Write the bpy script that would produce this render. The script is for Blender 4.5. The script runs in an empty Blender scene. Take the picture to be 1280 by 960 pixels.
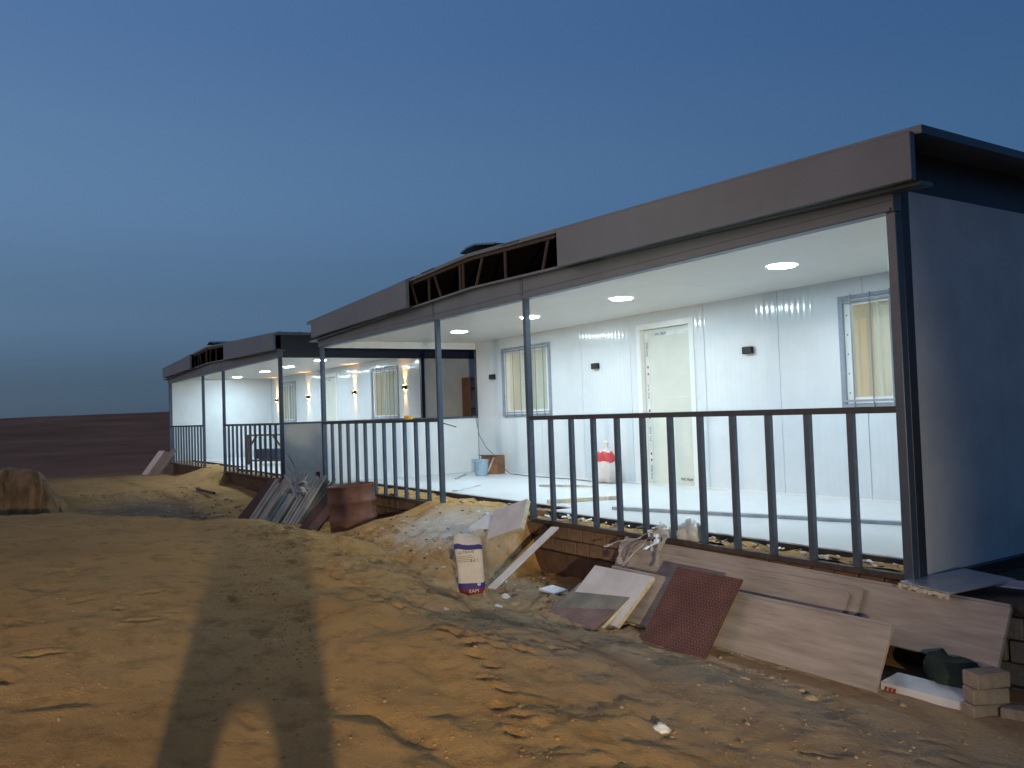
import bpy, bmesh, math, random
import numpy as np
from mathutils import Vector, Matrix
random.seed(7); rng = np.random.default_rng(7)
S = bpy.context.scene
COL = S.collection
R = math.radians

# ------------------------------------------------------------------ camera
cam_d = bpy.data.cameras.new('camera'); cam = bpy.data.objects.new('camera', cam_d); COL.objects.link(cam)
yaw, pitch, roll = 0.9961, 0.0338, -0.0346
fwd = Vector((-math.sin(yaw) * math.cos(pitch), math.cos(yaw) * math.cos(pitch), math.sin(pitch)))
rgt = Vector((math.cos(yaw), math.sin(yaw), 0)); up = rgt.cross(fwd)
rr = math.cos(roll) * rgt + math.sin(roll) * up; uu = -math.sin(roll) * rgt + math.cos(roll) * up
M = Matrix((rr, uu, -fwd)).transposed().to_4x4(); M.translation = Vector((0.8398, -5.2636, 1.1421))
cam.matrix_world = M
cam_d.sensor_fit = 'HORIZONTAL'; cam_d.sensor_width = 36.0; cam_d.lens = 36.0 * 1052.8 / 1280
cam_d.clip_start = 0.05; cam_d.clip_end = 6000
S.camera = cam

# ------------------------------------------------------------------ dusk sky
SUN_AZ = Vector((-0.60, -0.80, 0)).normalized()      # where the sun has gone down: behind and left of the camera
SUN_EL = R(18.0)
W = bpy.data.worlds.new('World'); S.world = W; W.use_nodes = True
nt = W.node_tree; nt.nodes.clear(); wn = nt.nodes.new; wl_ = nt.links.new
sky = wn('ShaderNodeTexSky'); sky.sky_type = 'NISHITA'; sky.sun_disc = False
sky.sun_elevation = SUN_EL; sky.sun_rotation = math.atan2(SUN_AZ.x, SUN_AZ.y)
sky.altitude = 300; sky.air_density = 1.0; sky.dust_density = 1.0; sky.ozone_density = 3.0
sk = wn('ShaderNodeVectorMath'); sk.operation = 'SCALE'; sk.inputs['Scale'].default_value = 0.10
wl_(sky.outputs[0], sk.inputs[0])
tcw = wn('ShaderNodeTexCoord'); nrm = wn('ShaderNodeVectorMath'); nrm.operation = 'NORMALIZE'; wl_(tcw.outputs['Generated'], nrm.inputs[0])
sep = wn('ShaderNodeSeparateXYZ'); wl_(nrm.outputs[0], sep.inputs[0])
rmp = wn('ShaderNodeValToRGB'); els = rmp.color_ramp.elements
stops = [(0.0, (.046, .080, .132)), (0.035, (.054, .096, .156)), (0.12, (.086, .160, .268)), (0.25, (.110, .208, .368)), (0.43, (.082, .172, .352)), (0.75, (.042, .085, .18)), (1.0, (.030, .060, .13))]
while len(els) < len(stops): els.new(0.5)
for e_, (p_, c_) in zip(els, stops): e_.position = p_; e_.color = (*c_, 1)
rmp.color_ramp.interpolation = 'EASE'
wl_(sep.outputs[2], rmp.inputs[0])
dt = wn('ShaderNodeVectorMath'); dt.operation = 'DOT_PRODUCT'; dt.inputs[1].default_value = SUN_AZ; wl_(nrm.outputs[0], dt.inputs[0])
sc_ = wn('ShaderNodeVectorMath'); sc_.operation = 'SCALE'; sc_.inputs[0].default_value = (0.56, 0.42, 0.31); wl_(dt.outputs['Value'], sc_.inputs['Scale'])
ad = wn('ShaderNodeVectorMath'); ad.operation = 'ADD'; ad.inputs[1].default_value = (0.68, 0.76, 0.82); wl_(sc_.outputs[0], ad.inputs[0])
ml = wn('ShaderNodeVectorMath'); ml.operation = 'MULTIPLY'; wl_(rmp.outputs[0], ml.inputs[0]); wl_(ad.outputs[0], ml.inputs[1])
mx = wn('ShaderNodeMix'); mx.data_type = 'RGBA'; mx.inputs[0].default_value = 0.04; wl_(ml.outputs[0], mx.inputs[6]); wl_(sk.outputs[0], mx.inputs[7])
bg = wn('ShaderNodeBackground'); bg.inputs[1].default_value = 1.0
wo = wn('ShaderNodeOutputWorld'); wl_(mx.outputs[2], bg.inputs[0]); wl_(bg.outputs[0], wo.inputs[0])

sun_d = bpy.data.lights.new('sun', 'SUN'); sun = bpy.data.objects.new('sun', sun_d); COL.objects.link(sun)
sun_d.energy = 0.60; sun_d.angle = R(38); sun_d.color = (1.0, 0.60, 0.34)
sdir = Vector((SUN_AZ.x * math.cos(SUN_EL), SUN_AZ.y * math.cos(SUN_EL), math.sin(SUN_EL)))
sun.rotation_euler = sdir.to_track_quat('Z', 'Y').to_euler()

S.view_settings.view_transform = 'Standard'; S.view_settings.look = 'None'
S.view_settings.exposure = 0.0; S.view_settings.gamma = 1.0; S.view_settings.use_curve_mapping = False
S.render.engine = 'CYCLES'
S.cycles.use_denoising = True
S.cycles.max_bounces = 8; S.cycles.diffuse_bounces = 5; S.cycles.transparent_max_bounces = 12
S.cycles.sample_clamp_indirect = 4.0
S.cycles.caustics_reflective = False; S.cycles.caustics_refractive = False

LED_STRENGTH = 285.0
ROOM_STRENGTH = 150.0
SCONCE_W = 42.0
LAMP_W = 3700.0

# ------------------------------------------------------------------ materials
def _links(m): return m.node_tree.nodes, m.node_tree.links
def mat(name, col, rough=0.6, metal=0.0, var=0.12, scale=6.0, bump=0.0, bscale=60.0, col2=None, mix=0.5,
        stretch=(1, 1, 1), spec=0.5, ribs=0.0, rib_axis=0, rib_p=0.05, coat=0.0):
    m = bpy.data.materials.new(name); m.use_nodes = True
    N, L = _links(m); b = N['Principled BSDF']
    b.inputs['Roughness'].default_value = rough; b.inputs['Metallic'].default_value = metal
    b.inputs['Specular IOR Level'].default_value = spec; b.inputs['Coat Weight'].default_value = coat
    tc = N.new('ShaderNodeTexCoord'); mp = N.new('ShaderNodeMapping'); mp.inputs['Scale'].default_value = stretch
    L.new(tc.outputs['Object'], mp.inputs[0])
    n1 = N.new('ShaderNodeTexNoise'); n1.inputs['Scale'].default_value = scale; n1.inputs['Detail'].default_value = 8; n1.inputs['Roughness'].default_value = 0.62
    L.new(mp.outputs[0], n1.inputs['Vector'])
    rp = N.new('ShaderNodeValToRGB'); e = rp.color_ramp.elements
    c2 = col2 if col2 else tuple(min(1, c * (1 + var)) for c in col)
    c1 = col if col2 else tuple(c * (1 - var) for c in col)
    e[0].position = 0.5 - 0.5 * mix * 0.6; e[1].position = 0.5 + 0.5 * mix * 0.6
    e[0].color = (*c1, 1); e[1].color = (*c2, 1)
    L.new(n1.outputs['Fac'], rp.inputs[0]); L.new(rp.outputs[0], b.inputs['Base Color'])
    last = None
    if bump > 0:
        n2 = N.new('ShaderNodeTexNoise'); n2.inputs['Scale'].default_value = bscale; n2.inputs['Detail'].default_value = 6
        L.new(mp.outputs[0], n2.inputs['Vector'])
        bp = N.new('ShaderNodeBump'); bp.inputs['Strength'].default_value = bump; bp.inputs['Distance'].default_value = 0.02
        L.new(n2.outputs['Fac'], bp.inputs['Height']); last = bp
    if ribs > 0:
        sp = N.new('ShaderNodeSeparateXYZ'); L.new(tc.outputs['Object'], sp.inputs[0])
        mu = N.new('ShaderNodeMath'); mu.operation = 'MULTIPLY'; mu.inputs[1].default_value = 2 * math.pi / rib_p
        L.new(sp.outputs[rib_axis], mu.inputs[0])
        sn = N.new('ShaderNodeMath'); sn.operation = 'SINE'; L.new(mu.outputs[0], sn.inputs[0])
        bp2 = N.new('ShaderNodeBump'); bp2.inputs['Strength'].default_value = 1.0; bp2.inputs['Distance'].default_value = ribs
        L.new(sn.outputs[0], bp2.inputs['Height'])
        if last: L.new(last.outputs[0], bp2.inputs['Normal'])
        last = bp2
    if last: L.new(last.outputs[0], b.inputs['Normal'])
    return m
def emit(name, col, st):
    m = bpy.data.materials.new(name); m.use_nodes = True; N, L = _links(m); N.clear()
    e = N.new('ShaderNodeEmission'); e.inputs[0].default_value = (*col, 1); e.inputs[1].default_value = st
    o = N.new('ShaderNodeOutputMaterial'); L.new(e.outputs[0], o.inputs[0]); return m
def glass(name):
    m = bpy.data.materials.new(name); m.use_nodes = True; N, L = _links(m); N.clear()
    t = N.new('ShaderNodeBsdfTransparent'); t.inputs[0].default_value = (0.96, 0.98, 0.98, 1)
    g = N.new('ShaderNodeBsdfGlossy'); g.inputs['Roughness'].default_value = 0.03
    lw = N.new('ShaderNodeLayerWeight'); lw.inputs[0].default_value = 0.5
    pw = N.new('ShaderNodeMath'); pw.operation = 'POWER'; pw.inputs[1].default_value = 4.0; L.new(lw.outputs['Facing'], pw.inputs[0])
    f = N.new('ShaderNodeMath'); f.operation = 'MULTIPLY_ADD'; f.inputs[1].default_value = 0.5; f.inputs[2].default_value = 0.03; L.new(pw.outputs[0], f.inputs[0])
    x = N.new('ShaderNodeMixShader'); o = N.new('ShaderNodeOutputMaterial')
    L.new(f.outputs[0], x.inputs[0]); L.new(t.outputs[0], x.inputs[1]); L.new(g.outputs[0], x.inputs[2]); L.new(x.outputs[0], o.inputs[0]); return m

def sand_material():
    m = bpy.data.materials.new('sand'); m.use_nodes = True; N, L = _links(m); b = N['Principled BSDF']
    b.inputs['Roughness'].default_value = 0.95; b.inputs['Specular IOR Level'].default_value = 0.15
    g = N.new('ShaderNodeNewGeometry')
    def noise(sc, det=8, ro=0.6):
        n = N.new('ShaderNodeTexNoise'); n.inputs['Scale'].default_value = sc; n.inputs['Detail'].default_value = det; n.inputs['Roughness'].default_value = ro
        L.new(g.outputs['Position'], n.inputs['Vector']); return n
    def ramp(fac, stops):
        r = N.new('ShaderNodeValToRGB'); e = r.color_ramp.elements
        while len(e) < len(stops): e.new(0.5)
        for k, (p_, c_) in enumerate(stops): e[k].position = p_; e[k].color = (*c_, 1)
        L.new(fac, r.inputs[0]); return r
    def mixc(fac, a, c):
        x = N.new('ShaderNodeMix'); x.data_type = 'RGBA'; L.new(fac, x.inputs[0]); L.new(a, x.inputs[6])
        if isinstance(c, tuple): x.inputs[7].default_value = (*c, 1)
        else: L.new(c, x.inputs[7])
        return x.outputs[2]
    big = noise(0.55, 6); mid = noise(5.0, 8, 0.7); fine = noise(90.0, 4, 0.7)
    base = ramp(big.outputs['Fac'], [(0.33, (0.44, 0.262, 0.104)), (0.52, (0.52, 0.315, 0.124)), (0.70, (0.56, 0.350, 0.145))])
    sp = ramp(mid.outputs['Fac'], [(0.36, (0.62, 0.60, 0.58)), (0.5, (1, 1, 1)), (0.68, (1.0, 1.0, 1.0))])
    mm = N.new('ShaderNodeMix'); mm.data_type = 'RGBA'; mm.blend_type = 'MULTIPLY'; mm.inputs[0].default_value = 0.75
    L.new(base.outputs[0], mm.inputs[6]); L.new(sp.outputs[0], mm.inputs[7])
    def blob(cx, cy, rx, ry, edge=0.35):
        s = N.new('ShaderNodeVectorMath'); s.operation = 'SUBTRACT'; s.inputs[1].default_value = (cx, cy, 0); L.new(g.outputs['Position'], s.inputs[0])
        d = N.new('ShaderNodeVectorMath'); d.operation = 'MULTIPLY'; d.inputs[1].default_value = (1 / rx, 1 / ry, 0); L.new(s.outputs[0], d.inputs[0])
        ln = N.new('ShaderNodeVectorMath'); ln.operation = 'LENGTH'; L.new(d.outputs[0], ln.inputs[0])
        n = noise(3.2, 8, 0.75)
        a = N.new('ShaderNodeMath'); a.operation = 'MULTIPLY_ADD'; a.inputs[1].default_value = 2.6; L.new(n.outputs['Fac'], a.inputs[0]); L.new(ln.outputs['Value'], a.inputs[2])
        q = N.new('ShaderNodeMapRange'); q.inputs[1].default_value = 2.3 + edge; q.inputs[2].default_value = 1.75; L.new(a.outputs[0], q.inputs[0]); return q.outputs[0]
    c = mm.outputs[2]
    c = mixc(blob(-7.9, -0.55, 0.9, 0.55), c, (0.58, 0.53, 0.45))       # spilt cement by the entrance
    c = mixc(blob(-6.2, -0.75, 0.8, 0.35), c, (0.33, 0.27, 0.19))
    c = mixc(blob(-3.0, -1.3, 2.6, 0.8, 0.9), c, (0.42, 0.31, 0.20))        # greyer trodden earth before the planks
    c = mixc(blob(-15.5, -2.4, 2.6, 0.9), c, (0.22, 0.165, 0.115))        # grey spoil
    sx = N.new('ShaderNodeSeparateXYZ'); L.new(g.outputs['Position'], sx.inputs[0])
    fr = N.new('ShaderNodeMapRange'); fr.inputs[1].default_value = -24; fr.inputs[2].default_value = -38; L.new(sx.outputs[0], fr.inputs[0])
    dk = ramp(noise(0.06, 8, 0.7).outputs['Fac'], [(0.35, (0.20, 0.108, 0.062)), (0.65, (0.42, 0.225, 0.13))])
    c = mixc(fr.outputs[0], c, dk.outputs[0])       # darker brown beyond the building plot
    L.new(c, b.inputs['Base Color'])
    hs = N.new('ShaderNodeMath'); hs.operation = 'MULTIPLY_ADD'; hs.inputs[1].default_value = 0.35
    n4 = noise(28.0, 6, 0.7); L.new(fine.outputs['Fac'], hs.inputs[0]); L.new(n4.outputs['Fac'], hs.inputs[2])
    bp = N.new('ShaderNodeBump'); bp.inputs['Strength'].default_value = 0.9; bp.inputs['Distance'].default_value = 0.03
    L.new(hs.outputs[0], bp.inputs['Height']); L.new(bp.outputs[0], b.inputs['Normal'])
    return m

MT = {}
MT['sand'] = sand_material()
MT['wall_white'] = mat('white_coated_panel', (0.70, 0.75, 0.78), 0.10, var=0.03, scale=3, ribs=0.0009, rib_axis=0, rib_p=0.085)
MT['wall_white_y'] = mat('white_coated_end_panel', (0.70, 0.75, 0.78), 0.11, var=0.03, scale=3, ribs=0.0011, rib_axis=1, rib_p=0.048)
MT['ceil'] = mat('white_ceiling', (0.86, 0.84, 0.79), 0.35, var=0.02, scale=2)
MT['floor'] = mat('dusty_white_floor', (0.70, 0.73, 0.75), 0.35, var=0.10, scale=2.2, col2=(0.60, 0.61, 0.60), mix=1.2, bump=0.05)
MT['grey'] = mat('grey_coated_panel', (0.55, 0.59, 0.60), 0.42, var=0.09, scale=2.5, bump=0.03, bscale=14)
MT['fascia'] = mat('grey_fascia', (0.098, 0.138, 0.190), 0.45, var=0.12, scale=1.6, bump=0.03, bscale=9)
MT['steel'] = mat('slate_painted_steel', (0.030, 0.038, 0.055), 0.38, 0.15, var=0.15, scale=12, bump=0.04)
MT['win_grey'] = mat('pale_grey_window_steel', (0.28, 0.32, 0.38), 0.4, 0.2, var=0.08, scale=10)
MT['steel_lt'] = mat('grey_painted_steel', (0.052, 0.082, 0.130), 0.35, 0.2, var=0.12, scale=12, bump=0.03)
MT['rust_steel'] = mat('dusty_brown_steel', (0.05, 0.038, 0.034), 0.7, 0.1, var=0.3, scale=14, bump=0.15)
MT['dark'] = mat('dark_edge', (0.02, 0.02, 0.022), 0.7, var=0.3)
MT['roof'] = mat('roof_sheet', (0.10, 0.13, 0.16), 0.45, 0.3, var=0.1)
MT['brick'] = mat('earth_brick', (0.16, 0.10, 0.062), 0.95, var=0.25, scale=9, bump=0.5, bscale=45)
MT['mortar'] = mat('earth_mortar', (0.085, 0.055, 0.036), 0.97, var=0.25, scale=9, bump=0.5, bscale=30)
MT['footing'] = mat('shaded_earth_render', (0.10, 0.052, 0.030), 0.97, var=0.35, scale=3, bump=0.6, bscale=14)  # mud plaster brown with the shade of the recess painted in
MT['cbrick'] = mat('cement_brick', (0.30, 0.25, 0.19), 0.95, var=0.18, scale=14, bump=0.4, bscale=70)
MT['pvc'] = mat('white_pvc', (0.80, 0.82, 0.80), 0.3, var=0.02)
MT['cream'] = mat('cream_interior', (0.78, 0.77, 0.68), 0.6, var=0.04, scale=2)
MT['curtain'] = bpy.data.materials.new('cream_curtain'); MT['curtain'].use_nodes = True
_N, _L = _links(MT['curtain']); _N.clear(); _d = _N.new('ShaderNodeBsdfDiffuse'); _d.inputs[0].default_value = (.86, .87, .82, 1); _t = _N.new('ShaderNodeBsdfTranslucent'); _t.inputs[0].default_value = (.86, .87, .80, 1)
_x = _N.new('ShaderNodeMixShader'); _x.inputs[0].default_value = 0.5; _o = _N.new('ShaderNodeOutputMaterial'); _L.new(_d.outputs[0], _x.inputs[1]); _L.new(_t.outputs[0], _x.inputs[2]); _L.new(_x.outputs[0], _o.inputs[0])
MT['doorleaf'] = mat('cream_door', (0.66, 0.68, 0.60), 0.4, var=0.04, scale=3)
MT['black'] = mat('black_plastic', (0.006, 0.006, 0.007), 0.6, var=0.2)
MT['red'] = mat('red_print', (0.45, 0.03, 0.04), 0.5)
MT['ink'] = mat('dark_print', (0.04, 0.04, 0.05), 0.6)
MT['green'] = mat('green_tape_dot', (0.05, 0.32, 0.20), 0.5)
MT['tape'] = mat('film_tape', (0.68, 0.72, 0.70), 0.3)
MT['glass'] = glass('window_glass')
MT['led'] = emit('led_panel', (0.70, 0.89, 1.0), LED_STRENGTH)
MT['room_led'] = emit('room_led', (1.0, 0.95, 0.84), ROOM_STRENGTH)
MT['amber'] = emit('amber_bulb', (1.0, 0.62, 0.18), 60.0)
MT['plank'] = mat('weathered_beige_board', (0.22, 0.188, 0.168), 0.8, var=0.2, scale=2.4, col2=(0.44, 0.395, 0.365), mix=1.0, stretch=(1, 9, 9), bump=0.25, bscale=24)
MT['checker'] = mat('brown_film_plywood', (0.085, 0.036, 0.03), 0.5, var=0.25, scale=6, bump=0.1)
MT['checker_lt'] = mat('mauve_film_plywood', (0.20, 0.125, 0.115), 0.6, var=0.25, scale=6, bump=0.1)
MT['dot'] = mat('worn_tread_dot', (0.20, 0.10, 0.085), 0.6)
MT['foam'] = mat('foam_core', (0.55, 0.52, 0.42), 0.9, var=0.2, scale=20, bump=0.5, bscale=80)
MT['panel_w'] = mat('white_offcut', (0.62, 0.64, 0.68), 0.4, var=0.1, scale=5, bump=0.05)
MT['panel_d'] = mat('dirty_white_offcut', (0.60, 0.59, 0.52), 0.7, var=0.3, scale=5, col2=(0.28, 0.25, 0.19), mix=1.0, bump=0.3, bscale=22)
MT['panel_h'] = mat('stained_white_offcut', (0.74, 0.73, 0.68), 0.6, var=0.3, scale=4, col2=(0.36, 0.33, 0.27), mix=1.0, bump=0.3, bscale=18)
MT['panel_g'] = mat('greenish_grey_offcut', (0.20, 0.20, 0.17), 0.6, var=0.25, scale=5, bump=0.1)
MT['maroon'] = mat('maroon_board', (0.075, 0.035, 0.033), 0.7, var=0.2, scale=5, bump=0.1)
MT['drum'] = mat('rusty_red_drum', (0.10, 0.036, 0.028), 0.78, 0.05, var=0.3, scale=5.0, col2=(0.25, 0.135, 0.10), mix=1.1, bump=0.35, bscale=26)
MT['alu'] = mat('bare_aluminium', (0.55, 0.58, 0.62), 0.35, 0.8, var=0.1, scale=10)
MT['bag'] = mat('woven_white_bag', (0.62, 0.58, 0.55), 0.8, var=0.08, scale=8, bump=0.3, bscale=30)
MT['blue'] = mat('indigo_print', (0.035, 0.03, 0.20), 0.7, var=0.15)
MT['redbag'] = mat('maroon_print', (0.22, 0.02, 0.035), 0.7, var=0.15)
MT['yellow'] = mat('yellow_tape', (0.65, 0.42, 0.03), 0.4)
MT['pail'] = mat('pale_blue_pail', (0.28, 0.40, 0.50), 0.4, var=0.08)
MT['card'] = mat('brown_cardboard', (0.24, 0.115, 0.06), 0.85, var=0.15)
MT['wood'] = mat('raw_wood', (0.20, 0.12, 0.08), 0.8, var=0.25, stretch=(1, 8, 8), bump=0.2)
MT['woodl'] = mat('pale_raw_timber', (0.58, 0.54, 0.45), 0.8, var=0.2, stretch=(8, 8, 1), bump=0.2)
MT['bluesheet'] = mat('blue_sheet_metal', (0.04, 0.11, 0.20), 0.4, 0.4, var=0.15)
MT['galv'] = mat('galvanised_sheet', (0.42, 0.47, 0.52), 0.35, 0.5, var=0.15, scale=8, bump=0.05)
MT['film'] = mat('plastic_film', (0.66, 0.70, 0.70), 0.3, var=0.1)
MT['film'].node_tree.nodes['Principled BSDF'].inputs['Transmission Weight'].default_value = 0.35
MT['netgreen'] = mat('dark_green_cloth', (0.022, 0.04, 0.03), 0.9, var=0.3, bump=0.3)
MT['stone'] = mat('pale_stone', (0.34, 0.26, 0.16), 0.9, var=0.25, scale=20, bump=0.4)
MT['soil'] = mat('unlit_soil', (0.25, 0.15, 0.07), 0.97, var=0.4, scale=3, bump=0.8, bscale=14)  # the bank's unlit tone is put into its base colour
MT['skin'] = mat('skin', (0.42, 0.25, 0.17), 0.6)
MT['cloth'] = mat('dark_cloth', (0.05, 0.055, 0.07), 0.9)
MT['cloth2'] = mat('olive_cloth', (0.10, 0.10, 0.08), 0.9)

# ------------------------------------------------------------------ mesh helpers
class MB:
    def __init__(s): s.v = []; s.f = []; s.mi = []
    def add(s, vs, fs, mi=0):
        o = len(s.v); s.v += [Vector(v) for v in vs]; s.f += [[o + i for i in f] for f in fs]; s.mi += [mi] * len(fs); return s
    def box(s, x0, x1, y0, y1, z0, z1, mi=0):
        return s.add([(x0, y0, z0), (x1, y0, z0), (x1, y1, z0), (x0, y1, z0), (x0, y0, z1), (x1, y0, z1), (x1, y1, z1), (x0, y1, z1)],
                     [(0, 3, 2, 1), (4, 5, 6, 7), (0, 1, 5, 4), (1, 2, 6, 5), (2, 3, 7, 6), (3, 0, 4, 7)], mi)
    def slab(s, p0, ex, ey, t, mi=0):
        p0, ex, ey = Vector(p0), Vector(ex), Vector(ey); n = ex.cross(ey).normalized() * t
        c = [p0, p0 + ex, p0 + ex + ey, p0 + ey]
        return s.add(c + [q + n for q in c], [(0, 3, 2, 1), (4, 5, 6, 7), (0, 1, 5, 4), (1, 2, 6, 5), (2, 3, 7, 6), (3, 0, 4, 7)], mi)
    def bar(s, a, b, w, h=None, mi=0, upv=(0, 0, 1)):
        a, b = Vector(a), Vector(b); h = h or w; d = (b - a).normalized(); u = Vector(upv)
        if abs(d.dot(u)) > 0.98: u = Vector((0, 1, 0))
        x = d.cross(u).normalized(); y = x.cross(d)
        vs = [p + sx * x * w / 2 + sy * y * h / 2 for p in (a, b) for sx, sy in ((-1, -1), (1, -1), (1, 1), (-1, 1))]
        return s.add(vs, [(0, 1, 2, 3), (7, 6, 5, 4), (0, 4, 5, 1), (1, 5, 6, 2), (2, 6, 7, 3), (3, 7, 4, 0)], mi)
    def tube(s, pts, r, n=8, mi=0, cap=True):
        pts = [Vector(p) for p in pts]; rs = r if isinstance(r, (list, tuple)) else [r] * len(pts); rings = []
        for i, p in enumerate(pts):
            d = (pts[min(i + 1, len(pts) - 1)] - pts[max(i - 1, 0)]).normalized(); u = Vector((0, 0, 1)) if abs(d.z) < 0.95 else Vector((1, 0, 0))
            x = d.cross(u).normalized(); y = x.cross(d)
            rings.append([p + rs[i] * (math.cos(2 * math.pi * k / n) * x + math.sin(2 * math.pi * k / n) * y) for k in range(n)])
        vs = [q for g in rings for q in g]; fs = []
        for i in range(len(pts) - 1):
            for k in range(n): fs.append((i * n + k, i * n + (k + 1) % n, (i + 1) * n + (k + 1) % n, (i + 1) * n + k))
        if cap: fs += [tuple(range(n - 1, -1, -1)), tuple((len(pts) - 1) * n + k for k in range(n))]
        return s.add(vs, fs, mi)
    def lathe(s, prof, n=24, mi=0, c=(0, 0, 0), cap=True):
        vs = []; fs = []
        for r, z in prof: vs += [(c[0] + r * math.cos(2 * math.pi * k / n), c[1] + r * math.sin(2 * math.pi * k / n), c[2] + z) for k in range(n)]
        for i in range(len(prof) - 1):
            for k in range(n): fs.append((i * n + k, i * n + (k + 1) % n, (i + 1) * n + (k + 1) % n, (i + 1) * n + k))
        if cap: fs += [tuple(range(n - 1, -1, -1)), tuple((len(prof) - 1) * n + k for k in range(n))]
        return s.add(vs, fs, mi)
    def prism(s, poly, y0, y1, mi=0):      # poly: (x, z), extruded along y
        n = len(poly); vs = [(x, y0, z) for x, z in poly] + [(x, y1, z) for x, z in poly]
        fs = [tuple(range(n)), tuple(range(2 * n - 1, n - 1, -1))] + [(i, i + n, (i + 1) % n + n, (i + 1) % n) for i in range(n)]
        return s.add(vs, fs, mi)
    def build(s, name, m, parent=None, loc=None, rot=None, smooth=False, bevel=0.0):
        me = bpy.data.meshes.new(name); L0 = Vector(loc) if loc else Vector((0, 0, 0))
        me.from_pydata([v - L0 for v in s.v] if rot is None else s.v, [], s.f)
        ms = m if isinstance(m, (list, tuple)) else [m]
        for q in ms: me.materials.append(MT[q] if isinstance(q, str) else q)
        me.polygons.foreach_set('material_index', s.mi)
        bm = bmesh.new(); bm.from_mesh(me); bmesh.ops.recalc_face_normals(bm, faces=bm.faces)
        if bevel > 0: bmesh.ops.bevel(bm, geom=list(bm.edges), offset=bevel, segments=1, affect='EDGES')
        bm.to_mesh(me); bm.free()
        if smooth: me.polygons.foreach_set('use_smooth', [True] * len(me.polygons))
        o = bpy.data.objects.new(name, me); COL.objects.link(o)
        if parent: o.parent = parent
        if loc: o.location = L0
        if rot: o.rotation_euler = rot
        return o
def B(*a): return MB().box(*a)
def empty(name, loc=(0, 0, 0), rot=(0, 0, 0)):
    o = bpy.data.objects.new(name, None); COL.objects.link(o); o.location = loc; o.rotation_euler = rot; o.empty_display_size = 0.2; return o
def tag(o, label=None, cat=None, group=None, kind=None):
    if label: o['label'] = label
    if cat: o['category'] = cat
    if group: o['group'] = group
    if kind: o['kind'] = kind
    return o
def text_part(name, body, size, m, parent, loc, rot, ext=0.0008):
    c = bpy.data.curves.new(name, 'FONT'); c.body = body; c.size = size; c.extrude = ext; c.align_x = 'CENTER'; c.align_y = 'CENTER'
    t = bpy.data.objects.new('tmp_text', c); me = bpy.data.meshes.new_from_object(t); bpy.data.objects.remove(t)
    me.materials.clear(); me.materials.append(MT[m])
    o = bpy.data.objects.new(name, me); COL.objects.link(o); o.parent = parent; o.location = loc; o.rotation_euler = rot; return o

# ------------------------------------------------------------------ terrain
def hash2(i, j, sd):
    h = (i.astype(np.int64) * 374761393 + j.astype(np.int64) * 668265263 + sd * 1442695041) & 0x7fffffff
    h = ((h ^ (h >> 13)) * 1274126177) & 0x7fffffff
    return ((h ^ (h >> 16)) & 0xffff) / 65535.0
def vnoise(x, y, sd=0):
    i = np.floor(x); j = np.floor(y); fx = x - i; fy = y - j
    fx = fx * fx * fx * (fx * (fx * 6 - 15) + 10); fy = fy * fy * fy * (fy * (fy * 6 - 15) + 10)
    a = hash2(i, j, sd); b = hash2(i + 1, j, sd); c = hash2(i, j + 1, sd); d = hash2(i + 1, j + 1, sd)
    return (a + (b - a) * fx) * (1 - fy) + (c + (d - c) * fx) * fy - 0.5
def fbm(x, y, o=4, sd=0):
    t = 0; a = 1.0
    for k in range(o): t = t + a * vnoise(x, y, sd + k * 17); x = x * 2.03 + 11.3; y = y * 2.03 + 5.7; a *= 0.5
    return t
def sst(a, b, x):
    t = np.clip((x - a) / (b - a), 0, 1); return t * t * (3 - 2 * t)
EDGE = np.array([(6, -3.9), (-1.0, -3.45), (-2.2, -3.05), (-3.6, -2.6), (-5.7, -2.35), (-8.5, -2.0), (-11, -2.4), (-13, -3.6), (-16, -6.0), (-24, -9)], float)
RUTS = [([(-4.6, -5.3), (-4.35, -4.55), (-4.25, -3.95), (-3.75, -3.55), (-3.1, -3.35), (-2.3, -3.35)], 0.032, 0.10),
        ([(-5.6, -4.0), (-5.0, -3.6), (-4.7, -3.25), (-4.6, -3.0)], 0.022, 0.09),
        ([(-8.0, -4.4), (-7.0, -4.7), (-5.8, -5.2)], 0.018, 0.09),
        ([(-6.6, -2.9), (-5.2, -2.75), (-4.1, -2.95), (-3.2, -3.1)], 0.022, 0.12)]
def pline(x, y, pts):
    best = np.full(x.shape, 1e9); sgn = np.zeros(x.shape)
    for (ax, ay), (bx, by) in zip(pts[:-1], pts[1:]):
        dx, dy = bx - ax, by - ay; l2 = dx * dx + dy * dy
        t = np.clip(((x - ax) * dx + (y - ay) * dy) / l2, 0, 1)
        d = np.hypot(x - ax - t * dx, y - ay - t * dy); cr = (dx * (y - ay) - dy * (x - ax))
        m_ = d < best; best = np.where(m_, d, best); sgn = np.where(m_, np.sign(cr), sgn)
    return best, sgn
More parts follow.
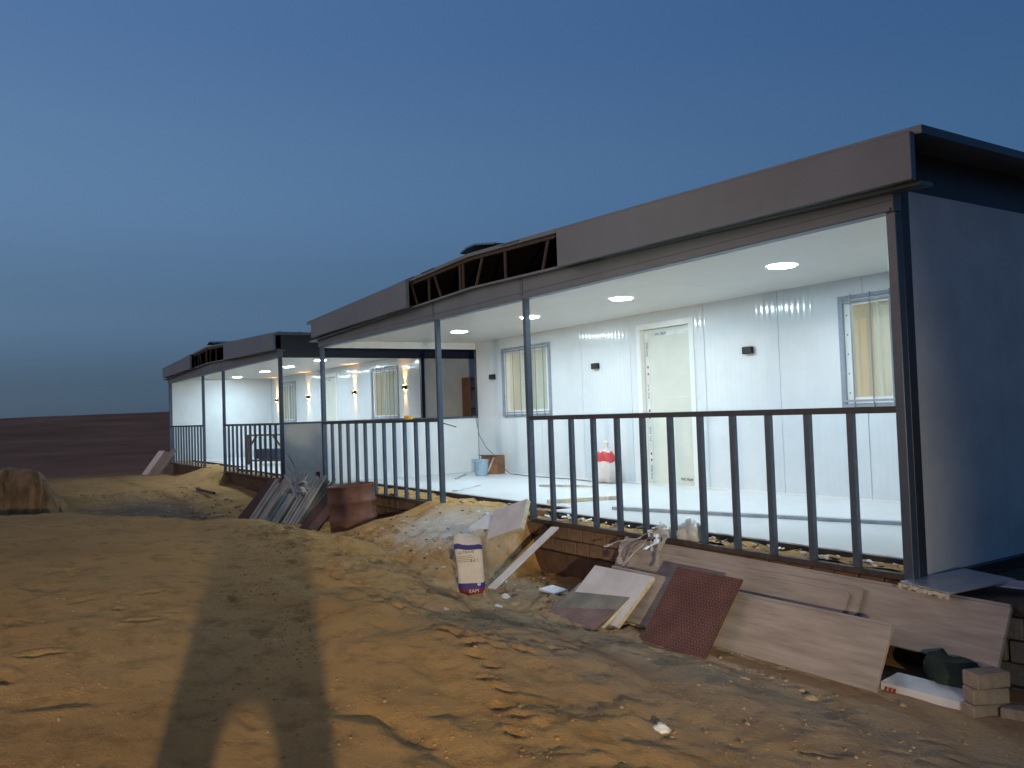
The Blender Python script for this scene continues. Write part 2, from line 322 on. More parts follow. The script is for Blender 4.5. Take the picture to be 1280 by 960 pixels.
def ground(x, y):
    x = np.asarray(x, float); y = np.asarray(y, float)
    d, sg = pline(x, y, EDGE)                    # path side (towards the cabin): cross product negative
    s = d * -sg + 0.30 * fbm(x * 0.8, y * 0.8, 3, 3)
    path = -0.62 + 0.03 * fbm(x * 0.5, y * 0.5, 3, 9) + 0.10 * sst(-9, -14, x) + 0.16 * sst(-14.5, -19, x)
    plat = -0.45 + 0.21 * sst(-2.5, -9.5, x) + 0.085 * np.clip(-y - 2.6, 0, 4) * sst(-2.0, -7.5, x) * (1 - sst(-12.5, -16, x)) + 0.04 * fbm(x * 0.3, y * 0.3, 2, 21)
    w = 1 - sst(-0.1, 1.75 + 0.95 * sst(-5.2, -3.2, x), s)
    w = w * (1 - sst(-17, -26, x)) * (1 - sst(-1.6, -0.95, y) * sst(-7.5, -6.0, x))
    z = path + (plat - path) * w
    # sand ramps heaped up to the two entrances
    for x0, x1, zt in ((-9.75, -7.05, -0.02), (-22.7, -20.2, -0.02)):
        wob = 0.25 * fbm(x * 0.8, y * 0.8, 3, 31)
        sp = np.maximum(0, -y - 0.05)
        lat = sst(x0 - 0.55 - 0.55 * sp, x0 + 0.25, x + wob) * (1 - sst(x1 - 0.15, x1 + 0.25 + 0.35 * sp, x + wob))
        prof = zt - 0.30 * sp
        z = np.maximum(z, z + (prof - z) * lat)
    # spoil behind the drum and before the plank heap
    z += 0.10 * np.exp(-((x + 12.3) / 1.0) ** 2 - ((y + 1.7) / 0.5) ** 2)
    z = np.where(y > 0.3, z - 0.4 * sst(0.3, 0.8, y) * (1 - sst(8, 12, y)) * sst(-36, -28, x), z)
    z = np.where((y > -0.02) & (x > -28), np.minimum(z, -0.03), z)
    # far plain and low rise
    z = z + sst(-24, -40, x) * (-0.35) + 3.6 * sst(-45, -150, x) + 0.016 * np.clip(y + 5, -80, 80) * sst(-80, -150, x) + 0.22 * fbm(x * 0.02, y * 0.05, 4, 5) * sst(-40, -90, x)
    z = z + 2.0 * sst(40, 200, np.abs(y)) * 0
    # near relief
    near = 1 - sst(14, 30, np.hypot(x + 4, y + 3))
    z += near * (0.028 * fbm(x * 0.9, y * 0.9, 3, 41) + (0.008 + 0.012 * sst(0.0, 0.8, s) * sst(-3.0, -6.0, x)) * fbm(x * 4.5, y * 4.5, 5, 43) + 0.006 * fbm(x * 14, y * 14, 3, 47))
    z += 0.10 * np.exp(-((s + 0.25) / 0.55) ** 2) * sst(-2.6, -4.5, x) * (1 - sst(-9.5, -12, x)) * (1 + 0.8 * fbm(x * 1.1, y * 1.1, 2, 71))
    crest = sst(-0.5, 0.1, s) * (1 - sst(0.5, 1.1, s)); z += near * crest * 0.06 * fbm(x * 2.6, y * 2.6, 4, 63)
    rip = sst(0.1, 0.5, s) * (1 - sst(1.3, 2.4, s))
    z += near * rip * 0.02 * fbm(x * 6 + 3 * y, y * 2.5, 3, 57)
    for pts, dep, wd in RUTS:
        d2, sg2 = pline(x + .18 * fbm(x * 2, y * 2, 3, 81), y + .18 * fbm(x * 2, y * 2, 3, 83), np.array(pts)); n_ = np.clip(0.55 + 2.6 * fbm(x * 1.6, y * 1.6, 3, 77), 0, 1.5)
        z += -dep * n_ * np.exp(-(d2 / wd) ** 2) + 0.45 * dep * n_ * np.exp(-((d2 * -sg2 - 1.6 * wd) / (wd * 1.1)) ** 2) * (d2 < 5 * wd)
    return z
def axis(lo, a, b, hi, step, growth):
    mid = np.arange(a, b + 1e-6, step); L_ = [mid]
    out = []; s_ = step; p_ = b
    while p_ < hi: s_ *= growth; p_ += s_; out.append(p_)
    inn = []; s_ = step; p_ = a
    while p_ > lo: s_ *= growth; p_ -= s_; inn.append(p_)
    return np.array(inn[::-1] + list(mid) + out)
ax = axis(-2500, -13.0, 1.2, 1500, 0.028, 1.035); ay = axis(-1500, -7.0, 0.35, 2500, 0.028, 1.05)
GX, GY = np.meshgrid(ax, ay); GZ = ground(GX, GY)
def dent(cx, cy, ang, a, b, dep):
    i0, i1 = np.searchsorted(ax, (cx - 0.4, cx + 0.4)); j0, j1 = np.searchsorted(ay, (cy - 0.4, cy + 0.4))
    if i1 <= i0 or j1 <= j0: return
    X_ = GX[j0:j1, i0:i1] - cx; Y_ = GY[j0:j1, i0:i1] - cy; c, s_ = math.cos(ang), math.sin(ang)
    q = np.hypot((X_ * c + Y_ * s_) / a, (-X_ * s_ + Y_ * c) / b)
    GZ[j0:j1, i0:i1] += -dep * np.exp(-q ** 2.0 * 1.2) + dep * 0.55 * np.exp(-((q - 1.35) / 0.35) ** 2)
# trodden sand: footprints on the flank, the ramp and the path
def steps(n, xr, yr, dmin, dmax):
    for _ in range(n):
        x_ = random.uniform(*xr); y_ = random.uniform(*yr)
        dent(x_, y_, random.uniform(-0.9, 0.9), random.uniform(0.05, 0.12), random.uniform(0.028, 0.05), random.uniform(dmin, dmax))
steps(420, (-9.5, -3.6), (-2.6, -0.7), 0.012, 0.034)
steps(200, (-6.0, -1.2), (-3.2, -0.9), 0.004, 0.010)
steps(40, (-12.5, -6.0), (-4.5, -2.2), 0.012, 0.03)
steps(30, (-6, -1.5), (-5.5, -3.3), 0.005, 0.012)
for k in range(9): dent(-4.1 + 0.17 * k + 0.02 * (k % 2), -2.52 - 0.06 * k + 0.07 * (k % 2), 0.4, 0.07, 0.04, 0.022)   # a trail across the flank
for px_, py_ in ((-6.5, -4.05), (-5.7, -4.25), (-4.9, -5.1), (-5.2, -4.9), (-6.4, -4.55)): dent(px_, py_, random.uniform(0, 3), 0.12, 0.05, 0.025)
ny, nx = GX.shape
me = bpy.data.meshes.new('ground'); me.vertices.add(nx * ny); me.vertices.foreach_set('co', np.stack([GX, GY, GZ], -1).reshape(-1))
idx = np.arange(nx * ny).reshape(ny, nx); q = np.stack([idx[:-1, :-1], idx[:-1, 1:], idx[1:, 1:], idx[1:, :-1]], -1).reshape(-1)
nf = (nx - 1) * (ny - 1); me.loops.add(nf * 4); me.loops.foreach_set('vertex_index', q.astype(np.int32))
me.polygons.add(nf); me.polygons.foreach_set('loop_start', np.arange(0, nf * 4, 4, dtype=np.int32)); me.polygons.foreach_set('use_smooth', np.ones(nf, bool))
me.update(calc_edges=True); me.materials.append(MT['sand'])
go = bpy.data.objects.new('ground', me); COL.objects.link(go); tag(go, kind='structure')
def gz(x, y): 
    i = min(max(np.searchsorted(ax, x), 0), nx - 1); j = min(max(np.searchsorted(ay, y), 0), ny - 1); return float(GZ[j, i])

# ------------------------------------------------------------------ cabins
HALF = 5.5; DEP = 3.12; BACK = 6.2; CEIL = 2.526
def roof_z(u): return 2.86 + 0.20 * (1 - abs(u) / 5.75)
def beam_z(u): return 2.535 + 0.125 * (1 - abs(u) / 5.5)
def cabin(cx, mir, bricks, label):
    root = empty('prefab_cabin', (cx, 0, 0)); tag(root, label, 'cabin', 'prefab cabins in a row')
    sg = -1 if mir else 1           # the solid end wall stands on the +u side (sg=1) or the -u side (sg=-1)
    def P(b, name, m, par=root, **k): return b.build(name, m, par, **k)
    # foundation
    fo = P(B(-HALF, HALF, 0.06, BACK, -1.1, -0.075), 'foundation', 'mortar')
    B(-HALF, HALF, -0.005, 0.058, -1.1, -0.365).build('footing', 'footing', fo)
    if bricks:
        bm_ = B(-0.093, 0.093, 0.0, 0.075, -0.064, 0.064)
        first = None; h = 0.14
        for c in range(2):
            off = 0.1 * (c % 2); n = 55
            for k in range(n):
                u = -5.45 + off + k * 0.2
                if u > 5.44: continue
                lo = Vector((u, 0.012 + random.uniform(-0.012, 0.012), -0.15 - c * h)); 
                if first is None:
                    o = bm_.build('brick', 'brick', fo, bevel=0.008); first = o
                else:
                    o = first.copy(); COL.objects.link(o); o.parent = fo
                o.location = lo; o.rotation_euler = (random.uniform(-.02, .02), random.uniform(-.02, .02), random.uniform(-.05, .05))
    # floor: two white deck panels with a dark cut edge
    P(B(0.95, 5.42, 0.27, DEP + 0.1, -0.03, 0.02), 'floor_panel', 'floor'); P(B(-5.42, 0.947, 0.60, DEP + 0.1, -0.032, 0.018), 'floor_panel', 'floor')
    P(B(0.95, 5.42, 0.245, 0.268, -0.07, 0.012), 'floor_edge', 'dark'); P(B(-5.42, 0.945, 0.575, 0.598, -0.07, 0.010), 'floor_edge', 'dark')
    # ceiling, roof
    for k in range(9): P(B(-5.42 + k * 10.84 / 9 + .0015, -5.42 + (k + 1) * 10.84 / 9 - .0015, 0.05, BACK - 0.05, CEIL, CEIL + 0.04), 'ceiling_panel', 'ceil')
    for s in (-1, 1):
        n = 9; poly = [(s * 5.78, 2.83), (0, 3.045), (0, 3.085), (s * 5.78, 2.885)]
        rf = P(MB().prism(poly, -0.15, BACK + 0.25), 'roof_sheet', 'roof')
        for k in range(16):
            y = -0.05 + k * 0.4
            MB().prism([(s * 5.60, 2.892), (s * 0.02, 3.086), (s * 0.02, 3.106), (s * 5.60, 2.912)], y, y + 0.06).build('roof_rib', 'roof', rf)
    # gable bands below the roof overhang
    for s in (-1, 1):
        P(B(min(s * 5.40, s * 5.485), max(s * 5.40, s * 5.485), 0.02, BACK, 2.56, 2.85), 'gable_band', 'steel')
    # posts
    for u0, pw_ in ((5.43, .07), (0.975, .05), (-1.145, .05), (-5.5, .07)):
        P(B(u0, u0 + pw_, -0.035, 0.035, -0.06, 2.41), 'post', 'steel_lt', bevel=0.004)
    # beam with folded lips
    bp = [(-HALF, 2.4), (HALF, 2.4), (HALF, beam_z(HALF)), (0, beam_z(0)), (-HALF, beam_z(HALF))]
    be = P(MB().prism(bp, -0.055, 0.045), 'front_beam', 'fascia')
    lip = [(-5.48, 2.405), (5.48, 2.405), (5.48, 2.43), (-5.48, 2.43)]
    MB().prism(lip, -0.066, -0.057).build('beam_lip', 'fascia', be)
    MB().prism([(-5.48, 2.475), (5.48, 2.475), (5.48, 2.482), (-5.48, 2.482)], -0.062, -0.057).build('beam_lip', 'fascia', be)
    for u0 in (1.0, -1.12): MB().box(u0 - 0.028, u0 + 0.028, -0.060, -0.0565, 2.41, beam_z(u0) - 0.01).build('beam_joint', 'steel_lt', be)
    top = [(-5.74, beam_z(5.5) - 0.02), (0, beam_z(0) - 0.005), (5.74, beam_z(5.5) - 0.02), (5.74, beam_z(5.5) + 0.005), (0, beam_z(0) + 0.02), (-5.74, beam_z(5.5) + 0.005)]
    MB().prism(top, -0.13, 0.02).build('beam_flashing', 'fascia', be)
    # fascia panels
    for s, ua, ub, ta, tb, ba, bb in ((1, 5.74, 1.91, 2.845, 2.985, 2.535, 2.60), (-1, -5.40, -1.60, 2.835, 3.01, 2.565, 2.625)):
        P(MB().prism([(ua, ba), (ub, bb), (ub, tb), (ua, ta)], -0.215, -0.165), 'fascia_panel', 'fascia', bevel=0.004)
        P(MB().prism([(ua, ba + .004), (ub, bb + .004), (ub, bb + .03), (ua, ba + .03)], -0.163, -0.06), 'fascia_return', 'dark')
    # exposed roof truss in the gap between the fascia panels
    tc = P(MB().prism([(-1.75, roof_z(1.75) - 0.06), (0, roof_z(0) - 0.055), (2.05, roof_z(2.05) - 0.06), (2.05, roof_z(2.05) - 0.02), (0, roof_z(0) - 0.015), (-1.75, roof_z(1.75) - 0.02)], -0.12, -0.07), 'truss_chord', 'rust_steel')
    for ua, ub in ((1.6, 1.48), (0.75, 0.75), (0.25, 0.08), (-0.22, -0.22), (-0.30, -0.30), (-0.98, -0.80), (-1.14, -1.14), (-1.66, -1.48)):
        MB().bar((ua, -0.095, roof_z(ua) - 0.05), (ub, -0.095, beam_z(ub) + 0.01), 0.022, 0.022, upv=(0, 1, 0)).build('truss_strut', 'rust_steel', tc)
    P(B(-5.3, 5.3, 0.06, BACK - .1, CEIL + .041, CEIL + .06), 'void_shade_lining', 'black')  # black sheet added so the roof void reads as deep shade
    for s in (-1, 1): P(MB().prism([(s * 5.3, 2.842), (s * .01, 3.036), (s * .01, 3.042), (s * 5.3, 2.848)], .0, BACK), 'roof_shade_sheet', 'black')  # added black sheets, painting the roof underside as shaded
    P(B(-5.3, 5.3, 3.0, 3.02, CEIL + .061, 2.84), 'void_shade_board', 'black')  # added black board closing the void with painted darkness
    # railings
    for a, b in ((1.025, 5.43), (-5.43, -1.145)):
        ro = P(B(a, b, -0.022, 0.022, 1.050, 1.096), 'railing', 'steel'); B(a, b, -0.03, 0.03, -0.070, -0.030).build('sill', 'rust_steel', ro)
        n = 12; fb = None
        for k in range(1, n):
            u = a + (b - a) * k / n
            if fb is None: fb = B(-0.024, 0.024, -0.021, 0.021, -0.030, 1.050).build('baluster', 'steel_lt', ro); fb.location = (u, 0, 0)
            else:
                o = fb.copy(); COL.objects.link(o); o.parent = ro; o.location = (u, 0, 0)
    # back wall of upright panels with window and door openings
    wins = ((2.79, 4.30), (-4.45, -2.94)); door = (-0.62, 0.40)
    seams = [5.42, 4.27, 3.08, 1.90, 0.66, -0.86, -2.06, -3.25, -4.43, -5.42]
    WZ0, WZ1, DZ = 1.09, 2.31, 2.30
    for a, b in zip(seams[1:], seams[:-1]):
        x0, x1 = a + 0.004, b - 0.004; mb = MB(); cuts = [x0, x1]
        for e in (*wins[0], *wins[1], *door):
            if x0 < e < x1: cuts.append(e)
        cuts.sort()
        for c0, c1 in zip(cuts[:-1], cuts[1:]):
            mdl = (c0 + c1) / 2
            if any(w0 < mdl < w1 for w0, w1 in wins):
                P(B(c0, c1, DEP, DEP + 0.06, 0.0, WZ0), 'wall_panel', 'wall_white'); P(B(c0, c1, DEP, DEP + 0.06, WZ1, CEIL), 'wall_panel', 'wall_white')
            elif door[0] < mdl < door[1]: mb.box(c0, c1, DEP, DEP + 0.06, DZ, CEIL)
            else: mb.box(c0, c1, DEP, DEP + 0.06, 0.0, CEIL)
        if mb.v: P(mb, 'wall_panel', 'wall_white')
    for sx_ in seams[1:-1]:
        if not (wins[0][0] < sx_ < wins[0][1] or wins[1][0] < sx_ < wins[1][1]): P(B(sx_ - .02, sx_ + .02, DEP + .0615, DEP + .07, 0, CEIL), 'joint_strip', 'steel')
    P(B(-5.42, 5.42, DEP - 0.006, DEP - 0.001, 0.02, 0.045), 'skirting', 'pvc')
    # windows
    for w0, w1 in wins:
        fr = MB(); t = 0.04
        fr.box(w0 - 0.02, w0 + t, DEP - 0.025, DEP + 0.005, WZ0 - 0.02, WZ1 + 0.02).box(w1 - t, w1 + 0.02, DEP - 0.025, DEP + 0.005, WZ0 - 0.02, WZ1 + 0.02)
        fr.box(w0 + t, w1 - t, DEP - 0.024, DEP + 0.004, WZ1 - t + 0.02, WZ1 + 0.02).box(w0 + t, w1 - t, DEP - 0.024, DEP + 0.004, WZ0 - 0.02, WZ0 + t - 0.02)
        wo_ = P(fr, 'window', 'win_grey')
        s_ = MB(); y0, y1 = DEP + 0.01, DEP + 0.055; a, b = w0 + t, w1 - t; z0, z1 = WZ0 + t - .02, WZ1 - t + .02; m_ = (a + b) / 2
        s_.box(a, a + .09, y0, y1, z0, z1).box(b - .09, b, y0, y1, z0, z1).box(a + .09, b - .09, y0, y1, z0, z0 + .07).box(a + .09, b - .09, y0, y1, z1 - .07, z1)
        s_.box(m_ - .035, m_ + .035, y0 + .003, y1 - .003, z0 + .07, z1 - .07)
        s_.build('sash_frame', 'pvc', wo_)
        for g0, g1 in ((a + .09, m_ - .035), (m_ + .035, b - .09)): B(g0, g1, y0 + .02, y0 + .024, z0 + .07, z1 - .07).build('pane', 'glass', wo_)
        for k in range(6):
            u = w0 + t * 0.9 + (w1 - w0 - 1.8 * t) * (k + 0.5) / 6
            MB().tube([(u, DEP - 0.04, WZ0 - .03), (u, DEP - 0.04, WZ1 + .03)], 0.009, 6).build('grille_bar', 'win_grey', wo_)
        for zz in (WZ0 + 0.05, WZ1 - 0.05): B(w0, w1, DEP - 0.05, DEP - 0.042, zz - .012, zz + .012).build('grille_rail', 'win_grey', wo_)
        for k in range(5): MB().lathe([(0.010, 0), (0.010, 0.002)], 8).build('tape_dot', 'green', wo_, loc=None, rot=(R(90), 0, 0)).location = (a + .03, y0 - .001, z0 + .12 + k * .22)
    # door
    d0, d1 = door
    df = MB().box(d0 - .075, d0 + .012, DEP - .02, DEP + .09, 0.021, DZ + .07).box(d1 - .012, d1 + .075, DEP - .02, DEP + .09, 0.021, DZ + .07).box(d0 + .012, d1 - .012, DEP - .019, DEP + .089, DZ - .012, DZ + .069)
    dfo = P(df, 'door_frame', 'pvc')
    lf = MB().box(d0 + .014, d1 - .014, DEP + .05, DEP + .085, 0.035, DZ - .015); dl = lf.build('door_leaf', 'doorleaf', dfo)
    for zz in (0.62, 1.28, 1.6): B(d0 + .16, d1 - .02, DEP + .047, DEP + .0495, zz, zz + .006).build('leaf_groove', 'ink' if zz == 0 else 'tape', dl)
    B(d0 + .05, d0 + .13, DEP + .047, DEP + .0495, 0.06, DZ - .06).build('film_strip', 'tape', dl)
    B(d0 + .14, d1 - .02, DEP + .047, DEP + .0495, DZ - .13, DZ - .06).build('film_strip', 'tape', dl)
    for zz in (1.72, 1.62, 1.08, 0.98, 0.45, 0.36): B(d0 + .075, d0 + .105, DEP + .0445, DEP + .0468, zz, zz + .035).build('print_mark', 'red', dl)
    for zz in (1.38, 0.75, 0.2, 2.0): text_part('film_lettering', 'PVC FILM', 0.05, 'ink', dl, (d0 + .09, DEP + .045, zz), (R(90), R(-90), 0))
    text_part('film_lettering', 'PVC FILM', 0.055, 'ink', dl, (d0 + .38, DEP + .045, DZ - .095), (R(90), 0, 0))
    text_part('film_lettering', 'PVC FILM', 0.055, 'ink', dl, (d1 - .22, DEP + .045, 0.12), (R(90), 0, 0))
    # end walls
    def endbox(i0, i1, y0, y1, z0, z1):   # i: inward offsets from the outer face
        return B(min(sg * (HALF - i0), sg * (HALF - i1)), max(sg * (HALF - i0), sg * (HALF - i1)), y0, y1, z0, z1)
    ys = [0.10, 1.22, 2.36, 3.50, 4.64, BACK]
    for y0, y1 in zip(ys[:-1], ys[1:]): P(endbox(0.012, 0.05, y0 + .0015, y1 - .0015, -0.05, 2.557), 'end_wall_panel', 'grey')
    P(endbox(0.055, 0.078, 0.05, BACK - .05, 0.0, CEIL - .002), 'end_wall_lining', 'wall_white_y')
    P(endbox(0.0, 0.06, 0.037, 0.13, -0.06, 2.56), 'corner_trim', 'steel', bevel=0.003)
    P(endbox(-0.03, 0.011, 0.04, BACK, -0.075, -0.052), 'base_trim', 'steel')
    # open end: half wall, capping, header
    def openbox(i0, i1, y0, y1, z0, z1):
        return B(min(-sg * (HALF - i0), -sg * (HALF - i1)), max(-sg * (HALF - i0), -sg * (HALF - i1)), y0, y1, z0, z1)
    P(openbox(0.010, 0.04, 0.04, DEP, -0.05, 1.06), 'half_wall_panel', 'grey')
    P(openbox(0.042, 0.065, 0.04, DEP, 0.0, 1.06), 'half_wall_lining', 'wall_white_y')
    P(openbox(-0.004, 0.08, 0.036, DEP, 1.061, 1.098), 'half_wall_capping', 'steel_lt')
    P(openbox(0.0, 0.04, 0.05, BACK, 2.40, 2.557), 'header', 'steel'); P(openbox(0.042, 0.075, 0.05, DEP, 2.40, CEIL - .002), 'header_lining', 'wall_white_y')
    P(openbox(0.0, 0.075, DEP - 0.002, DEP + 0.075, -0.05, 2.398), 'end_post', 'steel')
    yy = [DEP + .078, 4.2, 5.2, BACK]
    for y0, y1 in zip(yy[:-1], yy[1:]): P(openbox(0.012, 0.05, y0 + .0015, y1 - .0015, -0.05, 2.398), 'end_wall_panel', 'grey')
    # room behind
    P(B(-5.42, 5.42, BACK - .05, BACK, -0.05, 2.557), 'rear_wall', 'cream')
    P(B(-5.42, 5.42, DEP + .101, BACK - .051, -0.03, 0.015), 'room_floor', 'floor')
    P(MB().box(-5.36, -5.34, DEP + .09, BACK - .06, 0.016, CEIL - .001).box(5.34, 5.36, DEP + .09, BACK - .06, 0.016, CEIL - .001), 'room_lining', 'cream')
    P(MB().box(1.5, 1.56, DEP + .063, BACK - .06, 0.016, CEIL - .001).box(-1.8, -1.74, DEP + .063, BACK - .06, 0.016, CEIL - .001), 'partition', 'cream')
    # curtains hang inside both windows
    for w0, w1 in wins:
        n = 60; v = []; mbq = MB()
        for k in range(n + 1):
            u = w0 + 0.30 + (w1 - w0 - 0.25) * k / n; v.append((u, DEP + .16 + .02 * math.sin(k * 0.9) + .01 * math.sin(k * 2.3)))
        for (ua, ya), (ub, yb) in zip(v[:-1], v[1:]): mbq.slab((ua, ya, 0.95), (ub - ua, yb - ya, 0), (0, 0, 1.45), 0.003)
        P(mbq, 'curtain', 'curtain')
    for u in (3.5, -3.6, 0.0):
        P(MB().lathe([(0.14, CEIL - .012), (0.14, CEIL - .001)], 20, 0, (u, 4.6, 0)), 'room_lamp', 'room_led')
    return root
C1, C2 = -7.945, -21.255
cabin(C1, False, True, 'nearer long grey prefab cabin with open white lit veranda')
cabin(C2, True, False, 'farther prefab cabin beyond the gap, with amber wall lamps in its veranda')

# brick plinth that runs on past the end wall
pl = empty('brick_plinth', (-2.40, 0, 0)); tag(pl, 'low earth brick plinth running past the dark end wall', 'plinth')
B(0.01, 3.2, 0.08, 5, -1.1, -0.185).build('core', 'mortar', pl); B(0.02, 3.2, 0.0, 5, -0.18, -0.125).build('screed', 'mortar', pl)
fb = None
for c in range(4):
    for k in range(14):
        lo = (0.12 + 0.1 * (c % 2) + k * 0.2, 0.0 + random.uniform(-.012, .012), -0.26 - c * 0.14)
        if fb is None: fb = B(-0.093, 0.093, 0.0, 0.075, -0.064, 0.064).build('brick', 'cbrick', pl, bevel=0.008); o = fb
        else: o = fb.copy(); COL.objects.link(o); o.parent = pl
        o.location = lo; o.rotation_euler = (0, random.uniform(-.02, .02), random.uniform(-.05, .05))

# sand and sweepings behind the railing feet
for cx in (C1, C2):
    us = np.arange(-5.4, 5.41, 0.045 if cx == C1 else 0.12); ysn = np.arange(0.035, 0.61, 0.045); U, V = np.meshgrid(us, ysn)
    Zs = -0.055 + 0.05 * (fbm((U + cx) * 4, V * 5, 4, 91) + 0.25) + 0.02 * np.sin(V * 5)
    Zs = np.where((U > 0.95) & (V > 0.23), -0.08, Zs); Zs = np.minimum(Zs, 0.0)
    mb = MB(); n_ = len(us); mb.v = [Vector((a, b, c)) for a, b, c in zip(U.ravel(), V.ravel(), Zs.ravel())]
    mb.f = [[j * n_ + i, j * n_ + i + 1, (j + 1) * n_ + i + 1, (j + 1) * n_ + i] for j in range(len(ysn) - 1) for i in range(n_ - 1)]; mb.mi = [0] * len(mb.f)
    o = mb.build('sand_sweepings', 'sand', smooth=True); o.location = (cx, 0, 0)
    tag(o, 'strip of loose sand and sweepings behind the railing feet', 'sand', kind='stuff')

# ------------------------------------------------------------------ lamps
def ceiling_light(x, y, label, grp):
    r = empty('ceiling_light', (x, y, CEIL)); tag(r, label, 'ceiling light', grp)
    MB().lathe([(0.135, -0.014), (0.150, -0.012), (0.152, -0.001)], 28, cap=False).build('trim_ring', 'pvc', r, smooth=True)
    MB().lathe([(0.132, -0.011), (0.132, -0.004)], 28).build('diffuser', 'led', r)
og = 'round downlights of the nearer veranda'; ug = 'round downlights of the farther veranda'
for x, w_ in zip((-4.75, -7.23, -9.28, -11.38), ('nearest the dark end wall', 'in front of the door', 'just right of the slim middle post', 'nearest the open left end')):
    ceiling_light(x, 1.64, 'lit round ceiling light of the nearer veranda, ' + w_, og)
for x, w_ in zip((-18.14, -20.46, -22.53, -25.4), ('rightmost, seen behind a post', 'second from the right', 'third from the right', 'leftmost and farthest')):
    ceiling_light(x, 1.70, 'lit round ceiling light of the farther veranda, ' + w_, ug)

def wall_light(x, lit, label, grp, z=1.83):
    r = empty('wall_light', (x, DEP, z)); tag(r, label, 'wall light', grp)
    MB().box(-0.075, 0.075, -0.065, -0.004, -0.045, 0.045).build('housing', 'black', r, bevel=0.006)
    MB().box(-0.04, 0.04, -0.003, 0.002, -0.03, 0.03).build('back_plate', 'black', r)
    for s in (-1, 1): MB().lathe([(0.022, 0), (0.022, 0.004)], 14).build('lens', 'amber' if lit else 'glass', r).location = (0, -0.036, s * 0.0465 - (0.004 if s < 0 else 0))
    if lit:
        for s, e, ang in ((1, 1.25, 62), (-1, 1.0, 50)):
            ld = bpy.data.lights.new('sconce_beam', 'SPOT'); ld.energy = SCONCE_W * e; ld.color = (1.0, 0.50, 0.14); ld.spot_size = R(ang); ld.spot_blend = 0.7; ld.shadow_soft_size = 0.012
            lo = bpy.data.objects.new('sconce_beam', ld); COL.objects.link(lo); lo.parent = r; lo.location = (0, -0.036, s * 0.055)
            lo.rotation_euler = (math.pi if s > 0 else 0, 0, 0)
g1 = 'unlit black wall lights of the nearer veranda'; g2 = 'glowing amber wall lights of the farther veranda'
for x, l in ((-6.507, 'unlit black box wall light right of the cream door'), (-9.616, 'unlit black box wall light left of the cream door'), (-12.737, 'unlit black box wall light left of the middle window')): wall_light(x, False, l, g1)
for x, l in ((-16.57, 'glowing amber up and down wall light nearest the dark frame'), (-19.53, 'glowing amber wall light left of the barred window'), (-23.04, 'glowing amber wall light between two slim posts'), (-26.0, 'farthest amber wall light, half hidden by a slim post')): wall_light(x, True, l, g2, 1.80)

# ------------------------------------------------------------------ boards and building rubble at the right
def sandwich(r, p0, ex, ey, t, skin_m):
    p0, ex, ey = Vector(p0), Vector(ex), Vector(ey); n = ex.cross(ey).normalized()
    MB().slab(p0, ex, ey, t).build('core', 'foam', r); MB().slab(p0 + n * (t + .0005), ex * 1.004, ey * 1.004, .002).build('skin', skin_m, r); MB().slab(p0 - n * .0025, ex * 1.004, ey * 1.004, .002).build('skin', 'panel_d', r)
def board(name, m, p0, ex, ey, t, label, cat, group=None, extra=None, bevel=0.003):
    mb = MB().slab(p0, ex, ey, t); o = mb.build(name, m, None, loc=p0, bevel=bevel); tag(o, label, cat, group); return o
pg = 'pale wood-grain boards leaning on the plinth'
hv = Vector((0, 0.19, 0.335))
def plank(xl, xr, yb, zb, lab, drop=0.0, hh=1.0):
    return board('plank', 'plank', (xl, yb, zb - drop), (xr - xl, 0, drop), hv * hh, -0.030, lab, 'board', pg)
plank(-5.35, -1.83, -0.23, -0.44, 'rearmost long pale board, its right end above the brick stack', drop=-.035)
plank(-5.26, -1.81, -0.268, -0.45, 'long pale board resting on the brick stack, in front of the rearmost one', drop=-.035)
plank(-5.16, -2.75, -0.34, -0.47, 'middle pale board whose right end shows above the front boards')
plank(-5.06, -2.82, -0.40, -0.50, 'pale board under the brown plate, second of the stepped left ends')
plank(-4.97, -2.30, -0.72, -0.585, 'front pale board with its right end beside the white offcut', hh=1.06)
plank(-4.88, -2.28, -0.752, -0.595, 'foremost pale board lowest on the ground', hh=1.06)
# checker plate with raised tread dots
def tread_plate(p0, ex, ey, t, m, label, nx_, ny_, dots=True):
    r = empty('tread_plate', p0); tag(r, label, 'plate')
    ex, ey = Vector(ex), Vector(ey); n = ex.cross(ey).normalized()
    MB().slab((0, 0, 0), ex, ey, -t).build('sheet', m, r, bevel=0.002)
    mb = MB(); eu, ev = ex.normalized(), ey.normalized()
    for i in range(nx_):
        for j in range(ny_):
            c = ex * ((i + .5 + .25 * (j % 2)) / (nx_ + .5)) + ey * ((j + .5) / ny_) + n * 0.0005; d = (eu + ev) * .006 if (i + j) % 2 else (eu - ev) * .006; w = (eu - ev) * .0025 if (i + j) % 2 else (eu + ev) * .0025
            q = [c - d - w, c + d - w, c + d + w, c - d + w]; mb.add(q + [k + n * .002 for k in q], [(4, 5, 6, 7), (0, 1, 5, 4), (1, 2, 6, 5), (2, 3, 7, 6), (3, 0, 4, 7)])
    o = mb.build('tread', 'dot', r); tag(o, kind='stuff'); return r
tread_plate((-4.13, -0.955, -0.625), (0.665, 0.0, -0.005), (0.03, 0.385, 0.51), 0.018, 'checker', 'dark brown tread plate leaning across the pale boards', 22, 28)
tread_plate((-5.30, -1.06, -0.615), (0.74, -0.04, 0.0), (0.04, 0.24, 0.13), 0.018, 'checker_lt', 'small mauve tread plate at the foot of the offcuts', 24, 9)
r = empty('panel_offcut', (-5.17, -0.93, -0.62)); tag(r, 'leaning white sandwich panel offcut half covered in grey, behind the mauve plate', 'panel')
sandwich(r, (0, 0, 0), (0.72, 0.03, 0), (0.08, 0.34, 0.36), .035, 'panel_w')
